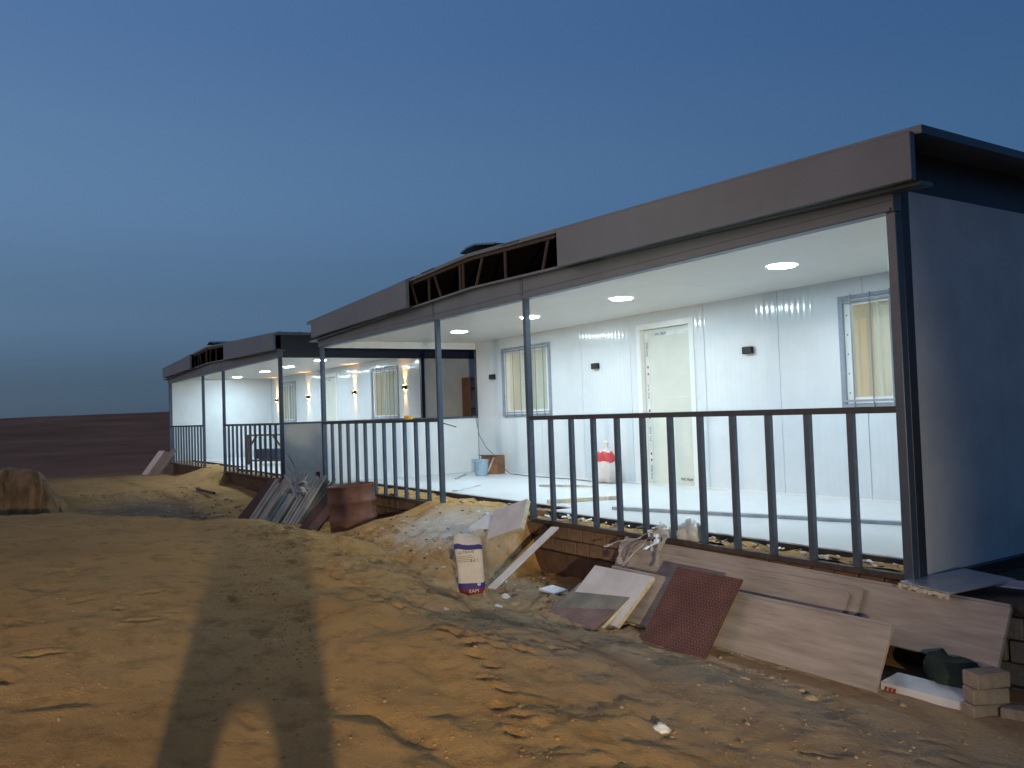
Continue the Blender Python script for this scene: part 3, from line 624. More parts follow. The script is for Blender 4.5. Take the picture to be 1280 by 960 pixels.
r = empty('panel_offcut', (-5.22, -0.97, -0.62)); tag(r, 'grey green panel offcut lying between the white offcut and the mauve plate', 'panel')
sandwich(r, (0, -.03, 0), (0.69, 0.01, 0), (0.05, 0.28, 0.215), .025, 'panel_g')

# cement bricks that carry the plank ends
def loose_brick(x, y, z, rz, label, l=0.21, w=0.11, h=0.085):
    o = B(-l / 2, l / 2, -w / 2, w / 2, 0, h).build('cement_brick', 'cbrick', None, bevel=0.007); o.location = (x, y, z); o.rotation_euler = (0, 0, rz)
    tag(o, label, 'brick', 'cement bricks stacked under the plank ends')
loose_brick(-1.77, -0.50, -0.655, 1.15, 'bottom brick of the stack under the plank ends'); loose_brick(-1.76, -0.49, -0.568, 1.05, 'middle brick of the stack under the plank ends'); loose_brick(-1.765, -0.47, -0.484, 1.18, 'top brick of the stack under the plank ends', w=0.125)
loose_brick(-1.60, -0.42, -0.66, 0.4, 'brick lying on the ground right of the stack')
# under the boards
r = empty('panel_offcut', (-2.33, -0.60, -0.63)); tag(r, 'white panel offcut with red print lying under the raised plank', 'panel')
MB().slab((0, 0, 0), (0.52, 0.05, -0.01), (0, 0.17, 0.02), 0.05).build('core', 'foam', r)
MB().slab((-.004, -.006, .002), (0.53, 0.05, -0.01), (0, 0, 0.052), -0.002).build('edge_skin', 'panel_w', r); MB().slab((-.004, -.006, .055), (0.53, 0.05, -0.01), (0, 0.18, 0.02), 0.002).build('skin', 'panel_w', r)
for k in range(3): MB().slab((0.02 + .028 * k, -.0095, .012), (0.016, .0015, 0), (0.006, 0, 0.024), -0.001).build('print_mark', 'red', r)
def lump(name, m, loc, sx, sy, sz, sd, label, cat, n=18, rough=0.25, floor=True):
    bm = bmesh.new(); bmesh.ops.create_icosphere(bm, subdivisions=3, radius=1.0)
    for v in bm.verts:
        p = v.co.copy(); k = 1 + rough * float(fbm(np.array(p.x * 1.7 + sd), np.array(p.y * 1.7 + p.z * 1.3), 3, sd)); v.co = Vector((p.x * sx * k, p.y * sy * k, max(p.z, -0.25 if floor else -1) * sz * k))
    me = bpy.data.meshes.new(name); bm.to_mesh(me); bm.free(); me.materials.append(MT[m]); me.polygons.foreach_set('use_smooth', [True] * len(me.polygons))
    o = bpy.data.objects.new(name, me); COL.objects.link(o); o.location = loc; return tag(o, label, cat)
lump('cloth_bundle', 'netgreen', (-2.05, -0.30, -0.60), 0.17, 0.12, 0.20, 5, 'dark green cloth bundle pushed under the raised plank', 'cloth', rough=0.5)
# sheet offcuts by the corner post
r = empty('sheet_offcut', (-2.50, -0.10, -0.07)); tag(r, 'torn pale sheet panel offcut lying at the foot of the corner post', 'sheet')
MB().slab((0, 0, 0), (0.37, -0.06, -0.01), (0.14, 0.52, 0.035), 0.012).build('sheet', 'galv', r)
mb = MB(); 
for k in range(16): 
    a = Vector((0.37 * k / 16, -0.06 * k / 16 - .002, -0.01 * k / 16)); h_ = random.uniform(0.012, 0.035); mb.slab(a + Vector((0, -random.uniform(.002, .02), -h_)), (0.024, -.004, 0), (0, .004, h_), .01)
mb.build('torn_edge', 'foam', r)
board('sheet_strip', 'galv', (-2.05, 0.22, -0.075), (0.55, 0.12, 0.0), (-0.02, 0.09, 0.03), 0.012, 'narrow pale metal strip lying on the plinth along the end wall', 'strip')
# straps and twine torn loose over the boards
r = empty('strapping', (-5.0, -0.2, -0.08)); tag(r, 'tangle of pale packing straps hanging over the board tops', 'straps')
for k in range(9):
    a = Vector((random.uniform(-.22, .3), random.uniform(-.02, .14), random.uniform(.0, .14))); pts = [a]
    d = Vector((random.uniform(-.5, .5), random.uniform(-.8, -.1), random.uniform(-.5, -.1)))
    for j in range(5): d = d + Vector((random.uniform(-.3, .3), random.uniform(-.2, .2), random.uniform(-.3, .15))); pts.append(pts[-1] + d.normalized() * .08)
    mb = MB()
    for p_, q_ in zip(pts[:-1], pts[1:]): mb.bar(p_, q_, random.choice((0.018, 0.03, 0.045)), 0.004)
    mb.build('strap', 'panel_w' if k % 3 == 0 else 'plank', r)

# ------------------------------------------------------------------ cement sack
r = empty('cement_sack', (-6.02, -1.34, gz(-6.02, -1.34) + 0.02), (R(-4), R(-3), R(60))); r.scale = (.93, .93, .9); tag(r, 'standing white sack with indigo bands and maroon base on the sand', 'sack')
def sack_ring(z, wx, wy, n=28, sd=0):
    return [(wx * math.copysign(abs(math.cos(t)) ** 0.62, math.cos(t)) * (1 + .03 * math.sin(3 * t + z * 9 + sd)), wy * math.copysign(abs(math.sin(t)) ** 0.7, math.sin(t)) * (1 + .05 * math.sin(2 * t + z * 14)), z + .006 * math.sin(2 * t + sd) + (z / .585) ** 4 * (.05 * math.cos(t) * -.5 + .012 * math.sin(5 * t))) for t in (2 * math.pi * k / n for k in range(n))]
zs = [0, .015, .05, .09, .11, .16, .22, .28, .34, .40, .45, .475, .50, .53, .565, .585]
wx = [.105, .122, .130, .132, .133, .132, .131, .130, .132, .135, .138, .140, .141, .140, .134, .126]; wy = [.07, .09, .10, .10, .10, .098, .095, .094, .095, .096, .094, .088, .08, .062, .034, .012]
mb = MB(); n = 28; vs = []; 
for z_, a, b in zip(zs, wx, wy): vs += sack_ring(z_, a, b)
def band(lo, hi, name, m, grow=0.0, par=r):
    ids = [i for i, z_ in enumerate(zs) if lo <= z_ <= hi]; q = MB(); vv = []
    for i in ids: vv += sack_ring(zs[i], wx[i] + grow, wy[i] + grow)
    q.add(vv, [(i * n + k, i * n + (k + 1) % n, (i + 1) * n + (k + 1) % n, (i + 1) * n + k) for i in range(len(ids) - 1) for k in range(n)]); return q.build(name, m, par, smooth=True)
fs = [(i * n + k, i * n + (k + 1) % n, (i + 1) * n + (k + 1) % n, (i + 1) * n + k) for i in range(len(zs) - 1) for k in range(n)] + [tuple(range(n)), tuple((len(zs) - 1) * n + k for k in range(n))]
mb.add(vs, fs); mb.build('bag_body', 'bag', r, smooth=True)
band(.45, .505, 'printed_band', 'blue', .0025); band(.05, .13, 'printed_band', 'blue', .0025); band(0, .05, 'printed_base', 'redbag', .003)
text_part('lettering', 'ULTRA', 0.04, 'ink', r, (-0.05, -0.1005, 0.425), (R(90), 0, 0)); text_part('lettering', '3.3.1', 0.045, 'ink', r, (0.05, -0.1005, 0.335), (R(90), 0, 0))
text_part('lettering', 'fill', 0.04, 'ink', r, (0.035, -0.1005, 0.425), (R(90), 0, 0))
text_part('lettering', 'EAM', 0.05, 'bag', r, (0.02, -0.1075, 0.03), (R(90), 0, 0))
for k in range(4): MB().box(-0.12, 0.03 + .02 * (k % 2), -0.1012, -0.1005, 0.385 - k * .018, 0.389 - k * .018).build('print_line', 'ink', r)
MB().lathe([(0.018, 0), (0.018, .001)], 16).build('emblem', 'pail', r, rot=(R(90), 0, 0)).location = (0.075, -0.1045, 0.095)

# ------------------------------------------------------------------ offcuts at the entrance ramp
r = empty('panel_offcut', (-6.99, -0.55, -0.24)); tag(r, 'clean white sandwich panel offcut tilted on the sand ramp', 'panel')
sandwich(r, (0, 0, 0), (0.44, 0.16, 0.15), (-0.16, 0.20, 0.27), .05, 'panel_w')
r = empty('panel_offcut', (-7.50, -0.62, -0.26)); tag(r, 'second white panel offcut lying flat behind the sack', 'panel')
sandwich(r, (0, 0, .03), (0.40, 0.10, -0.06), (0.06, 0.34, 0.20), .04, 'panel_w')
board('trim_strip', 'panel_w', (-6.30, -1.0, -0.575), (0.085, 0.03, 0.0), (0.10, 0.72, 0.53), 0.022, 'white trim strip leaning against the brick base', 'strip')
board('panel_scrap', 'panel_w', (-5.98, -0.62, gz(-5.9, -0.5) + .01), (0.28, -0.02, 0), (0.03, 0.15, 0.02), 0.02, 'small white panel scrap lying flat before the leaning strip', 'scrap')
# ------------------------------------------------------------------ drum and rubble heap at the left
r = empty('oil_drum', (-10.95, -0.48, -0.60), (R(2), R(-3), R(20))); tag(r, 'rusty red steel drum sunk in the sand before the railing', 'drum')
prof = [(.335, 0), (.345, .02), (.345, .24), (.368, .265), (.345, .29), (.345, .50), (.368, .525), (.345, .55), (.345, .735), (.356, .745), (.356, .76), (.338, .76), (.335, .60), (.32, .585), (.0, .58)]
mb = MB(); mb.lathe(prof, 40, cap=False); mb.build('shell', 'drum', r, smooth=True)
def lean(name, m, x, y, w, h, tx, ty, label, cat, rz=0.0, t=0.04, group=None, wob=0.0, rough_edge=False, sink=0.04):
    z = gz(x, y) - sink; c, s_ = math.cos(rz), math.sin(rz); ex = Vector((c, s_, wob)) * w; ey = Vector((tx, ty, 0)); ey.z = math.sqrt(max(h * h - tx * tx - ty * ty, .01))
    mb = MB(); n_ = 6 if rough_edge else 1
    for k in range(n_):
        mb.slab(ex * (k / n_), ex / n_ * 0.999, ey * (1 - (random.uniform(0, .16) if rough_edge else 0)), -t)
        if rough_edge: 
            for i_ in range(len(mb.v) - 8, len(mb.v)): mb.v[i_] = mb.v[i_] + Vector((0, .018 * math.sin(2.1 * k + x * 7), 0))
    o = mb.build(name, m); o.location = (x, y, z); return tag(o, label, cat, group)
hg = 'offcuts heaped between the two cabins'
lean('maroon_board', 'maroon', -13.72, -1.52, 0.46, 0.95, 0.05, 0.62, 'dark maroon board leaning at the left end of the rubble heap', 'board', rz=.55, t=.02, group=hg)
for k, (x, y, w_, h_, m_, l) in enumerate(((-13.42, -1.40, .40, .92, 'panel_d', 'broad dirty white panel offcut next to the maroon board'),
                                       (-13.20, -1.24, .34, .98, 'panel_h', 'pale panel offcut second from the maroon board'), (-13.05, -1.06, .26, .94, 'panel_d', 'stained panel offcut in the middle of the heap'),
                                       (-12.88, -0.98, .30, 1.0, 'panel_h', 'crumbling panel offcut right of the heap middle'), (-12.70, -0.86, .24, .90, 'panel_g', 'grey panel offcut near the drum'),
                                       (-12.56, -0.74, .20, .86, 'panel_d', 'narrow torn panel offcut nearest the drum'))):
    lean('panel_offcut', m_, x, y, w_, h_, .08 + .05 * (k % 2), 0.52, l, 'panel', rz=.50 + .2 * (k % 3), t=.04, group=hg, rough_edge=True, wob=.10 - .08 * (k % 2))
lean('maroon_board', 'maroon', -12.05, -1.0, 0.42, 0.80, 0.12, 0.50, 'dark maroon board leaning against the drum', 'board', rz=.45, t=.02, group=hg)
lean('maroon_board', 'checker', -11.62, -1.02, 0.22, 0.74, 0.16, 0.46, 'narrow brown board in front of the drum', 'board', rz=.4, t=.02, group=hg)
for k, (a, b, l) in enumerate((((-13.2, -.75, .55), (-12.3, -.75, -.05), 'long bright metal angle sticking up highest from the heap'), ((-13.1, -.80, .36), (-12.2, -.85, -.08), 'second bright metal angle below the highest one'), ((-12.9, -.9, .22), (-12.1, -.95, -.1), 'short metal angle lowest on the heap'))):
    a, b = Vector(a), Vector(b); d = (b - a).normalized(); s_ = d.cross(Vector((0, 1, 0))).normalized()
    o = MB().slab(a, b - a, (0, .05, 0), .003).slab(a, b - a, s_ * .05, .003).build('metal_angle', 'alu', None, loc=a); tag(o, l, 'metal angle', hg)
for k in range(7):
    x = -13.25 + .2 * k; y = random.uniform(-.9, -.5); o = lump('foam_scrap', 'panel_d', (x, y, .02 + random.uniform(-.05, .10)), .09, .06, .05, 60 + k, 'torn foam scrap on the rubble heap, ' + ('first', 'second', 'third', 'fourth', 'fifth', 'sixth', 'seventh')[k] + ' from the maroon board', 'scrap', rough=0.9); o['group'] = 'foam scraps on the rubble heap'
lean('post_stub', 'maroon', -13.62, -0.12, 0.08, 0.78, 0.0, 0.02, 'dark upright board in the gap beside the slim post', 'board', t=.05)
# far left planks beside the farther cabin
fg = 'pale boards leaning at the far cabin corner'
for k, (x, w_, tx, l) in enumerate(((-27.6, .28, .55, 'leftmost pale board leaning at the far cabin corner'), (-27.1, .30, .60, 'middle pale board leaning at the far cabin corner'), (-26.6, .22, .50, 'rightmost pale board leaning at the far cabin corner'))):
    lean('plank', 'panel_w' if k == 0 else 'plank', x, -0.75 + .1 * k, w_, 1.05, tx, .45, l, 'board', rz=.5, group=fg)
o = MB().bar((-19.2, -0.9, gz(-19.2, -.9) + .02), (-17.4, -0.95, gz(-17.4, -.95) + .10), .05).build('dark_batten', 'dark', None, loc=(-19.2, -.9, gz(-19.2, -.9))); tag(o, 'dark thin batten lying on the sand before the farther railing', 'batten')

# ------------------------------------------------------------------ things on the verandas
F = 0.021
r = empty('pail', (-12.35, 2.55, F)); tag(r, 'pale blue ribbed plastic pail in the veranda corner', 'pail')
mb = MB(); pr = [(.105, 0)]
for k in range(7): pr += [(.108 + .003 * k, .02 + .035 * k), (.116 + .003 * k, .03 + .035 * k)]
pr += [(.14, .275), (.14, .29), (.128, .29), (.11, .03)]
mb.lathe(pr, 24, cap=True).build('bucket', 'pail', r); MB().tube([(-.135, 0, .25), (-.09, -.11, .16), (.0, -.145, .12), (.09, -.11, .16), (.135, 0, .25)], .004, 6).build('handle', 'alu', r)
r = empty('cardboard_box', (-12.55, 2.93, F), (0, 0, R(20))); tag(r, 'small brown open box behind the blue pail', 'box')
mb = MB(); mb.box(-.18, .18, -.12, .12, 0, .01); 
for a in ((-.18, -.17, -.12, .12), (.17, .18, -.12, .12), (-.17, .17, -.12, -.11), (-.17, .17, .11, .12)): mb.box(*a, .011, .34)
mb.build('carton', 'card', r); MB().slab((-.18, -.121, .34), (.36, 0, 0), (0, -.10, .02), .006).build('flap', 'card', r); MB().slab((-.06, -.1235, .03), (.04, 0, 0), (.16, 0, .28), -.002).build('packing_tape', 'woodl', r)
# lumpy sack by the door
r = empty('rubbish_sack', (-9.25, 2.93, F)); tag(r, 'bulging white and red sack against the wall beside the door', 'sack')
mb = MB(); n = 26; pr = [(.10, 0), (.20, .01), (.235, .08), (.24, .17), (.225, .27), (.20, .33)]
def lump_lathe(pr, sd, gx=1.0, gy=.68):
    vs = []; 
    for i, (r_, z_) in enumerate(pr):
        for k in range(n):
            t = 2 * math.pi * k / n; q = r_ * (1 + .10 * math.sin(3 * t + sd + z_ * 6) + .05 * math.sin(7 * t + z_ * 20)); vs.append((q * math.cos(t) * gx, q * math.sin(t) * gy, z_ + .012 * math.sin(4 * t)))
    return vs, [(i * n + k, i * n + (k + 1) % n, (i + 1) * n + (k + 1) % n, (i + 1) * n + k) for i in range(len(pr) - 1) for k in range(n)]
mb.add(*lump_lathe(pr, 1)); mb.build('sack_bottom', 'bag', r, smooth=True)
MB().add(*lump_lathe([(.205, .315), (.19, .36), (.165, .42), (.12, .475)], 1)).build('red_band', 'red', r, smooth=True)
MB().add(*lump_lathe([(.125, .47), (.07, .52), (.045, .56), (.06, .60), (.03, .63), (.0, .63)], 1)).build('sack_neck', 'bag', r, smooth=True)
# crumpled plastic film at the rail feet
for k, (x, y, a, b, c) in enumerate(((-4.62, 0.10, .17, .10, .17), (-4.86, 0.06, .14, .08, .10))):
    lump('plastic_bag', 'film', (x, y, -.02), a, b, c, 20 + k, ('crumpled clear plastic bag standing behind the balusters', 'flatter crumpled plastic bag left of the standing one')[k], 'plastic bag', rough=1.0)
def strip(name, m, a, b, w, h, label, cat='strip'):
    o = MB().bar(Vector(a) + Vector((0, 0, h / 2)), Vector(b) + Vector((0, 0, h / 2)), w, h).build(name, m, None, loc=a, bevel=.002); return tag(o, label, cat)
strip('metal_channel', 'galv', (-6.5, 0.78, F), (-2.95, 1.95, F), .07, .035, 'long grey metal channel lying across the white floor', 'channel')
strip('timber_batten', 'woodl', (-9.6, 1.93, F), (-8.78, 2.38, F), .06, .03, 'short pale batten lying on the floor before the door', 'batten')
strip('timber_batten', 'woodl', (-7.6, 0.66, F), (-7.3, 1.5, F), .06, .045, 'pale batten lying slantwise near the first balusters', 'batten')
strip('timber_batten', 'wood', (-7.95, 0.36, -.03), (-7.02, 0.22, -.03), .09, .05, 'rough brown plank at the floor edge beside the slim post', 'plank')
strip('trim_piece', 'alu', (-12.0, 1.82, F), (-12.75, 2.45, F), .04, .025, 'small dark edged trim near the half wall')
strip('trim_piece', 'panel_w', (-10.0, 0.70, F), (-10.55, 1.42, F), .09, .02, 'pale blue white trim lying at the entrance')
r = MB(); 
o = MB().tube([(-13.25, 3.0, 1.06), (-13.1, 2.98, .72), (-12.85, 2.97, .5), (-12.55, 2.95, .37), (-12.3, 2.9, .2), (-12.0, 2.95, .04), (-11.3, 2.92, .027), (-10.2, 2.98, .027), (-9.6, 2.9, .027)], .006, 6).build('power_cable', 'ink', None, loc=(-13.25, 3.0, 0)); tag(o, 'thin dark cable running down the corner and along the wall foot', 'cable')
r = empty('tape_roll', (-10.02, 0, 1.095)); tag(r, 'yellow tape roll standing on the top rail', 'tape')
MB().lathe([(.038, 0), (.062, 0), (.062, .048), (.038, .048), (.038, 0)], 24, cap=False).build('tape_wrap', 'yellow', r, smooth=False); MB().lathe([(.034, 0), (.0375, 0), (.0375, .048), (.034, .048), (.034, 0)], 24, cap=False).build('core', 'card', r)
o = MB().bar((-9.15, .02, 1.05), (-8.82, .10, 0.98), .012).build('wire_stub', 'ink', None, loc=(-9.15, .02, 1.05)); tag(o, 'short black wire stub sticking out beside the post', 'wire')
# wooden shelf frame against the farther cabin's end wall
r = empty('wooden_shelf', (-15.70, 4.1, -0.4)); tag(r, 'brown wooden shelf frame standing against the dark end wall beyond', 'shelf')
for y in (0.0, .85): MB().box(0, .3, y, y + .05, 0, 2.36).build('side_board', 'card', r)
for z in (.3, .75, 1.2, 1.65, 2.1, 2.32): MB().box(.004, .296, .051, .849, z, z + .03).build('shelf_board', 'card', r)
MB().box(.001, .011, .051, .849, .0, .29).build('kick_board', 'card', r)
# trestle bench in the farther veranda
r = empty('trestle_bench', (-21.0, 1.35, F), (0, 0, R(27))); tag(r, 'dark trestle bench with a grey box beneath, inside the farther veranda', 'bench')
MB().box(-.65, .65, -.25, .25, .74, .78).build('top', 'wood', r)
for x in (-.62, .57):
    for y in (-.23, .18): MB().box(x, x + .05, y, y + .05, 0, .739).build('leg', 'wood', r)
MB().bar((-.57, -.2, .45), (-.30, -.2, .735), .04).build('brace', 'wood', r); MB().bar((.57, -.2, .45), (.30, -.2, .735), .04).build('brace', 'wood', r)
MB().box(-.56, .56, -.22, -.18, .08, .13).build('lower_rail', 'wood', r); MB().box(-.56, .56, .19, .22, .08, .13).build('lower_rail', 'wood', r)
o = B(-.45, .40, -.17, .17, 0, .26).build('grey_crate', 'steel_lt', None, bevel=.01); o.location = (-21.0, 1.35, F + .14); o.rotation_euler = (0, 0, R(27)); tag(o, 'grey crate on the lower rails of the trestle bench', 'crate')
# loose sheets on the two roofs
for cx, l in ((C1, 'curled loose blue sheet on the nearer roof ridge'), (C2, 'curled loose blue sheet on the farther roof ridge')):
    mb = MB(); pts = [(-.36, 3.15), (-.2, 3.19), (.0, 3.195), (.2, 3.165), (.45, 3.125)]
    for (ua, za), (ub, zb) in zip(pts[:-1], pts[1:]): mb.slab((ua, -.05, za), (ub - ua, 0, zb - za), (0, .9, 0.02), .02)
    mb.box(-.3, -.22, 0.1, 1.0, 3.08, 3.155)
    o = mb.build('roof_offcut', 'bluesheet'); o.location = (cx, 0, 0); tag(o, l, 'sheet', 'loose sheets on the roofs')
for u, l in ((-1.05, 'small bent sheet lifted along the near roof edge, left'), (0.95, 'small bent sheet lifted along the near roof edge, right'), (-1.66, 'tiny flap of sheet at the left fascia end')):
    o = MB().slab((u - .18, -.16, roof_z(u) + .01), (.36, 0, -.012 if u > 0 else .012), (0, .3, .04), .012).build('roof_scrap', 'bluesheet', None, loc=(u - .18, -.16, roof_z(u))); o.location = o.location + Vector((C1, 0, 0)); tag(o, l, 'sheet')

# ------------------------------------------------------------------ stones, scraps, earth bank
sb = MB(); ico = bmesh.new(); bmesh.ops.create_icosphere(ico, subdivisions=1, radius=1.0); iv = [v.co.copy() for v in ico.verts]; ifc = [[v.index for v in f.verts] for f in ico.faces]; ico.free()
def pebbles(n, xr, yr, smin, smax):
    for _ in range(n):
        x = random.uniform(*xr); y = random.uniform(*yr); s_ = random.uniform(smin, smax) * random.choice((.5, .7, 1)); z = gz(x, y); a, b, c = random.uniform(.7, 1.4), random.uniform(.7, 1.3), random.uniform(.5, .8)
        sb.add([Vector((x + v.x * s_ * a * random.uniform(.8, 1.2), y + v.y * s_ * b * random.uniform(.8, 1.2), z + .2 * s_ + v.z * s_ * c * random.uniform(.8, 1.2))) for v in iv], ifc)
pebbles(170, (-5.2, -1.0), (-2.6, -0.8), .005, .018); pebbles(90, (-6.8, -2.2), (-5.3, -3.2), .005, .016); pebbles(110, (-10, -5), (-2.4, -.6), .006, .018); pebbles(260, (-20, -14), (-3.2, -.8), .02, .06); pebbles(120, (-7, -6), (-1.2, -.3), .01, .03)
o = sb.build('gravel', 'stone'); sb = MB()
pebbles(1500, (-5.5, -0.8), (-3.6, -0.8), .004, .012); pebbles(1100, (-7.0, -1.6), (-5.6, -3.0), .004, .012); pebbles(900, (-9.8, -4.5), (-2.8, -.5), .004, .013)
tag(sb.build('sand_clods', 'sand'), 'fine clods of sand crumbling over the ground', 'sand', kind='stuff')
tag(o, 'scattered small stones and clods on the sand', 'gravel', kind='stuff')
sc = 'pale scraps and stones on the bare ground'
for k, (x, y, s_, l) in enumerate(((-2.43, -2.32, .035, 'crumpled white scrap alone in the near foreground'), (-6.0, -1.0, .04, 'white scrap just right of the sack'), (-5.55, -1.35, .03, 'small white scrap below the flat panel scrap'), (-2.5, -1.05, .03, 'pale stone before the front board end'),
                                (-2.62, -0.98, .02, 'smaller pale stone left of the board end stone'), (-2.95, -1.12, .03, 'pale stone below the middle of the front board'), (-2.1, -0.75, .02, 'tiny pale stone near the brick stack'), (-4.75, -1.02, .035, 'pale clod at the foot of the mauve plate'), (-5.2, -2.05, .03, 'thin pale scrap on the sand flank'))):
    o = lump('scrap' if 'scrap' in l else 'stone', 'panel_w' if 'scrap' in l else 'stone', (x, y, gz(x, y)), s_ * 1.3, s_, s_ * .8, 80 + k, l, 'scrap' if 'scrap' in l else 'stone', rough=0.8); o['group'] = sc
for nm, m_, n_, lab in (('dark_litter', 'black', 90, 'small dark bits of litter along the floor edge'), ('pale_litter', 'panel_w', 110, 'small white foam bits along the floor edge')):
    mb = MB()
    for _ in range(n_):
        x = random.uniform(-13.2, -2.6) if _ % 2 else random.uniform(-6.9, -2.6); y = random.uniform(.05, .24) if x > -7 else random.uniform(.05, .55); s_ = random.uniform(.008, .03); a_ = random.uniform(0, 3)
        ex_ = Vector((math.cos(a_), math.sin(a_), random.uniform(-.3, .3))) * s_ * random.uniform(1, 3); ey_ = Vector((-math.sin(a_), math.cos(a_), random.uniform(-.2, .6))) * s_
        mb.slab((x, y, -.018 + random.uniform(-.01, .012)), ex_, ey_, s_ * .35)
    for _ in range(n_ // 2):
        x = random.uniform(-9.3, -6.0); y = random.uniform(-1.3, -.1); s_ = random.uniform(.006, .022); a_ = random.uniform(0, 3)
        mb.slab((x, y, gz(x, y) - .002), Vector((math.cos(a_), math.sin(a_), .1)) * s_ * 2, Vector((-math.sin(a_), math.cos(a_), .2)) * s_, s_ * .4)
    tag(mb.build(nm, m_), lab, 'litter', kind='stuff')
# dug earth bank far left
bm = bmesh.new(); nu, nv = 150, 50; gr = []
for i in range(nu):
    row = []
    for j in range(nv):
        u = i / (nu - 1); v = j / (nv - 1); x = -21.0 + 4.4 * v; y = -7.6 + 4.2 * u
        h_ = .66 * float(sst(0, .24, np.array(1 - v)) * sst(0, .2, np.array(v)) * sst(0, .2, np.array(1 - u)))
        h_ *= 1 + .22 * float(fbm(np.array(y * 2.6), np.array(x * 0.9), 4, 7)); x += .60 * float(fbm(np.array(y * 4.5), np.array(h_ * .4), 4, 13))
        row.append(bm.verts.new((x, y + .12 * float(fbm(np.array(x * 2), np.array(y * 3), 3, 19)), -0.55 + h_ * 1.3)))
    gr.append(row)
for i in range(nu - 1):
    for j in range(nv - 1): bm.faces.new((gr[i][j], gr[i + 1][j], gr[i + 1][j + 1], gr[i][j + 1]))
bmesh.ops.recalc_face_normals(bm, faces=bm.faces); me = bpy.data.meshes.new('earth_bank'); bm.to_mesh(me); bm.free(); me.materials.append(MT['soil']); me.polygons.foreach_set('use_smooth', [True] * len(me.polygons))
o = bpy.data.objects.new('earth_bank', me); COL.objects.link(o); tag(o, 'dug earth bank, coloured as if unlit, with a scored face at the left edge', 'earth bank')

# ------------------------------------------------------------------ the photographer and the work lamp behind him (their shadow and light are in view)
gp = gz(1.0, -5.52)
pr_ = empty('person', (1.05, -5.52, gp), (0, 0, math.atan2(0.545, -0.84) - math.pi / 2)); tag(pr_, 'person in dark clothes holding up a phone, seen by the shadow on the sand', 'person')
def skin(name, m, verts, edges, root=0):
    me = bpy.data.meshes.new(name); me.from_pydata([v[0] for v in verts], edges, []); o = bpy.data.objects.new(name, me); COL.objects.link(o); o.parent = pr_
    mo = o.modifiers.new('skin', 'SKIN'); sv = me.skin_vertices[0].data
    for k, v in enumerate(verts): sv[k].radius = v[1] if isinstance(v[1], tuple) else (v[1], v[1]); sv[k].use_root = (k == root)
    s2 = o.modifiers.new('sub', 'SUBSURF'); s2.levels = 2; s2.render_levels = 2; me.materials.append(MT[m]); return o
V_ = [((0, 0, .90), (.17, .12)), ((0, 0, 1.12), (.16, .11)), ((0, 0, 1.34), (.19, .12)), ((0, 0, 1.46), .075), ((0, .01, 1.54), .06), ((0, .02, 1.62), .095), ((0, .02, 1.72), .085),
      ((.13, 0, .86), .085), ((.20, .02, .46), .062), ((.26, 0, .08), .05), ((.27, .14, .04), .04), ((-.13, 0, .86), .085), ((-.20, .02, .46), .062), ((-.26, 0, .08), .05), ((-.27, .14, .04), .04),
      ((.20, 0, 1.38), .065), ((.28, .06, 1.14), .05), ((.20, .22, 1.42), .038), ((-.20, 0, 1.38), .065), ((-.25, .05, 1.13), .05), ((-.06, .24, 1.30), .038)]
E_ = [(0, 1), (1, 2), (2, 3), (3, 4), (4, 5), (5, 6), (0, 7), (7, 8), (8, 9), (9, 10), (0, 11), (11, 12), (12, 13), (13, 14), (2, 15), (15, 16), (16, 17), (2, 18), (18, 19), (19, 20)]
skin('body', 'cloth', V_, E_)
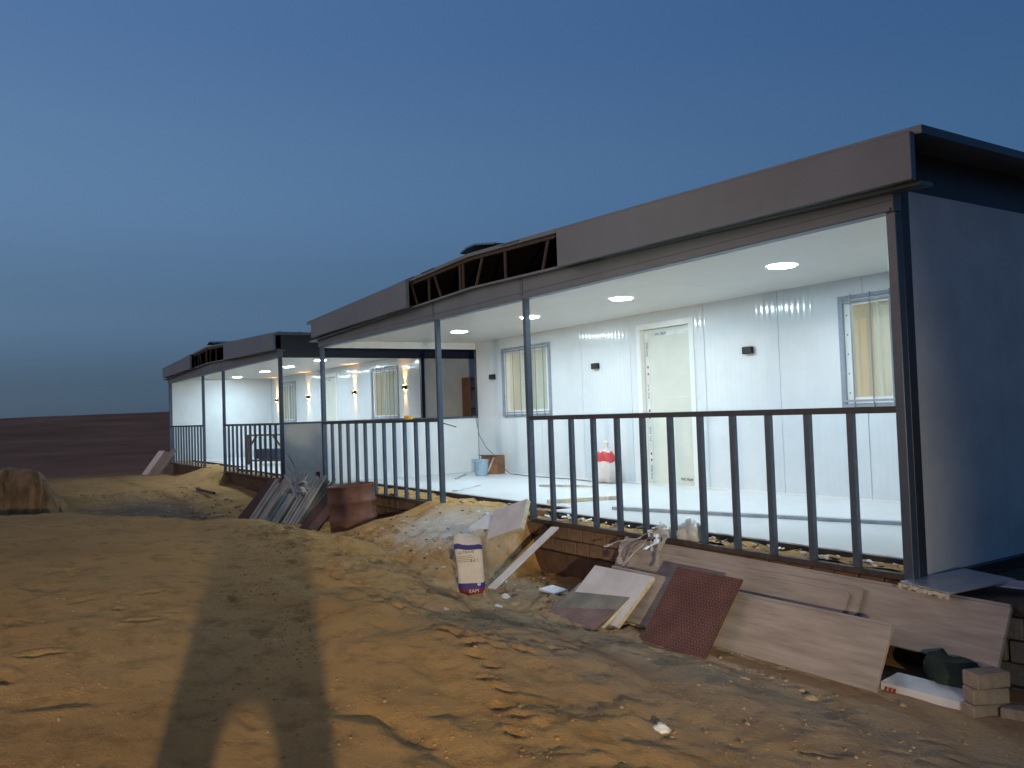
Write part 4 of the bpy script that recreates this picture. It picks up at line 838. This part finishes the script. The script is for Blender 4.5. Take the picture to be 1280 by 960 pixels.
for hx, hy, hz, sg_ in ((.20, .22, 1.42, -1), (-.06, .24, 1.30, 1)):
    hv_ = [((hx, hy, hz), .032), ((hx + .02 * sg_, hy + .04, hz + .04), .03)]; he = [(0, 1)]
    for f_ in range(5):
        b0 = Vector((hx + .02 * sg_, hy + .04, hz + .04)); d = Vector((sg_ * (.5 + .1 * f_), .5, .9 - .35 * f_)).normalized(); L_ = (.05, .075, .08, .075, .06)[f_]
        hv_ += [(tuple(b0 + d * L_ * .5), .009), (tuple(b0 + d * L_ + Vector((sg_ * .015, -.015, 0))), .008)]; he += [(1, 2 + 2 * f_), (2 + 2 * f_, 3 + 2 * f_)]
    skin('hand', 'skin', hv_, he)
hair = lump('hair', 'black', (0, 0, 0), .10, .11, .09, 3, None, None, floor=False); hair.parent = pr_; hair.location = (0, .0, 1.72)
ph = empty('phone', (0.87, -5.285, 1.142), (0, 0, math.atan2(0.545, -0.84) - math.pi / 2)); tag(ph, 'black phone held up in the photographer\'s hands', 'phone')
B(-.08, .08, -.008, 0.0, -.038, .038).build('case', 'black', ph, bevel=.002)

LP = Vector((5.8, -7.0, 1.10)); gl = gz(5.8, -7.0)
wl = empty('work_lamp', (LP.x, LP.y, gl)); tag(wl, 'work lamp on a tripod behind the photographer, throwing the long shadow', 'work lamp')
hl = LP.z - gl
for k in range(3):
    t = 2 * math.pi * k / 3 + .4; MB().tube([(0, 0, hl * .55), (.45 * math.cos(t), .45 * math.sin(t), 0)], .014, 8).build('leg', 'steel', wl)
MB().tube([(0, 0, hl * .4), (0, 0, hl - .12)], .018, 10).build('mast', 'steel', wl)
aim = (Vector((-9.5, -4.4, -0.4)) - LP).normalized(); hx = aim.cross(Vector((0, 0, 1))).normalized()
MB().bar(Vector((0, 0, hl)) - aim * .14, Vector((0, 0, hl)) - aim * .03, .22, .16).build('head', 'black', wl)
ld = bpy.data.lights.new('work_lamp_beam', 'SPOT'); ld.energy = LAMP_W; ld.color = (1.0, 0.80, 0.52); ld.spot_size = R(69); ld.spot_blend = 0.55; ld.shadow_soft_size = 0.035
lo = bpy.data.objects.new('work_lamp_beam', ld); COL.objects.link(lo); lo.parent = wl; lo.location = (0, 0, hl); lo.rotation_euler = (-aim).to_track_quat('Z', 'Y').to_euler()
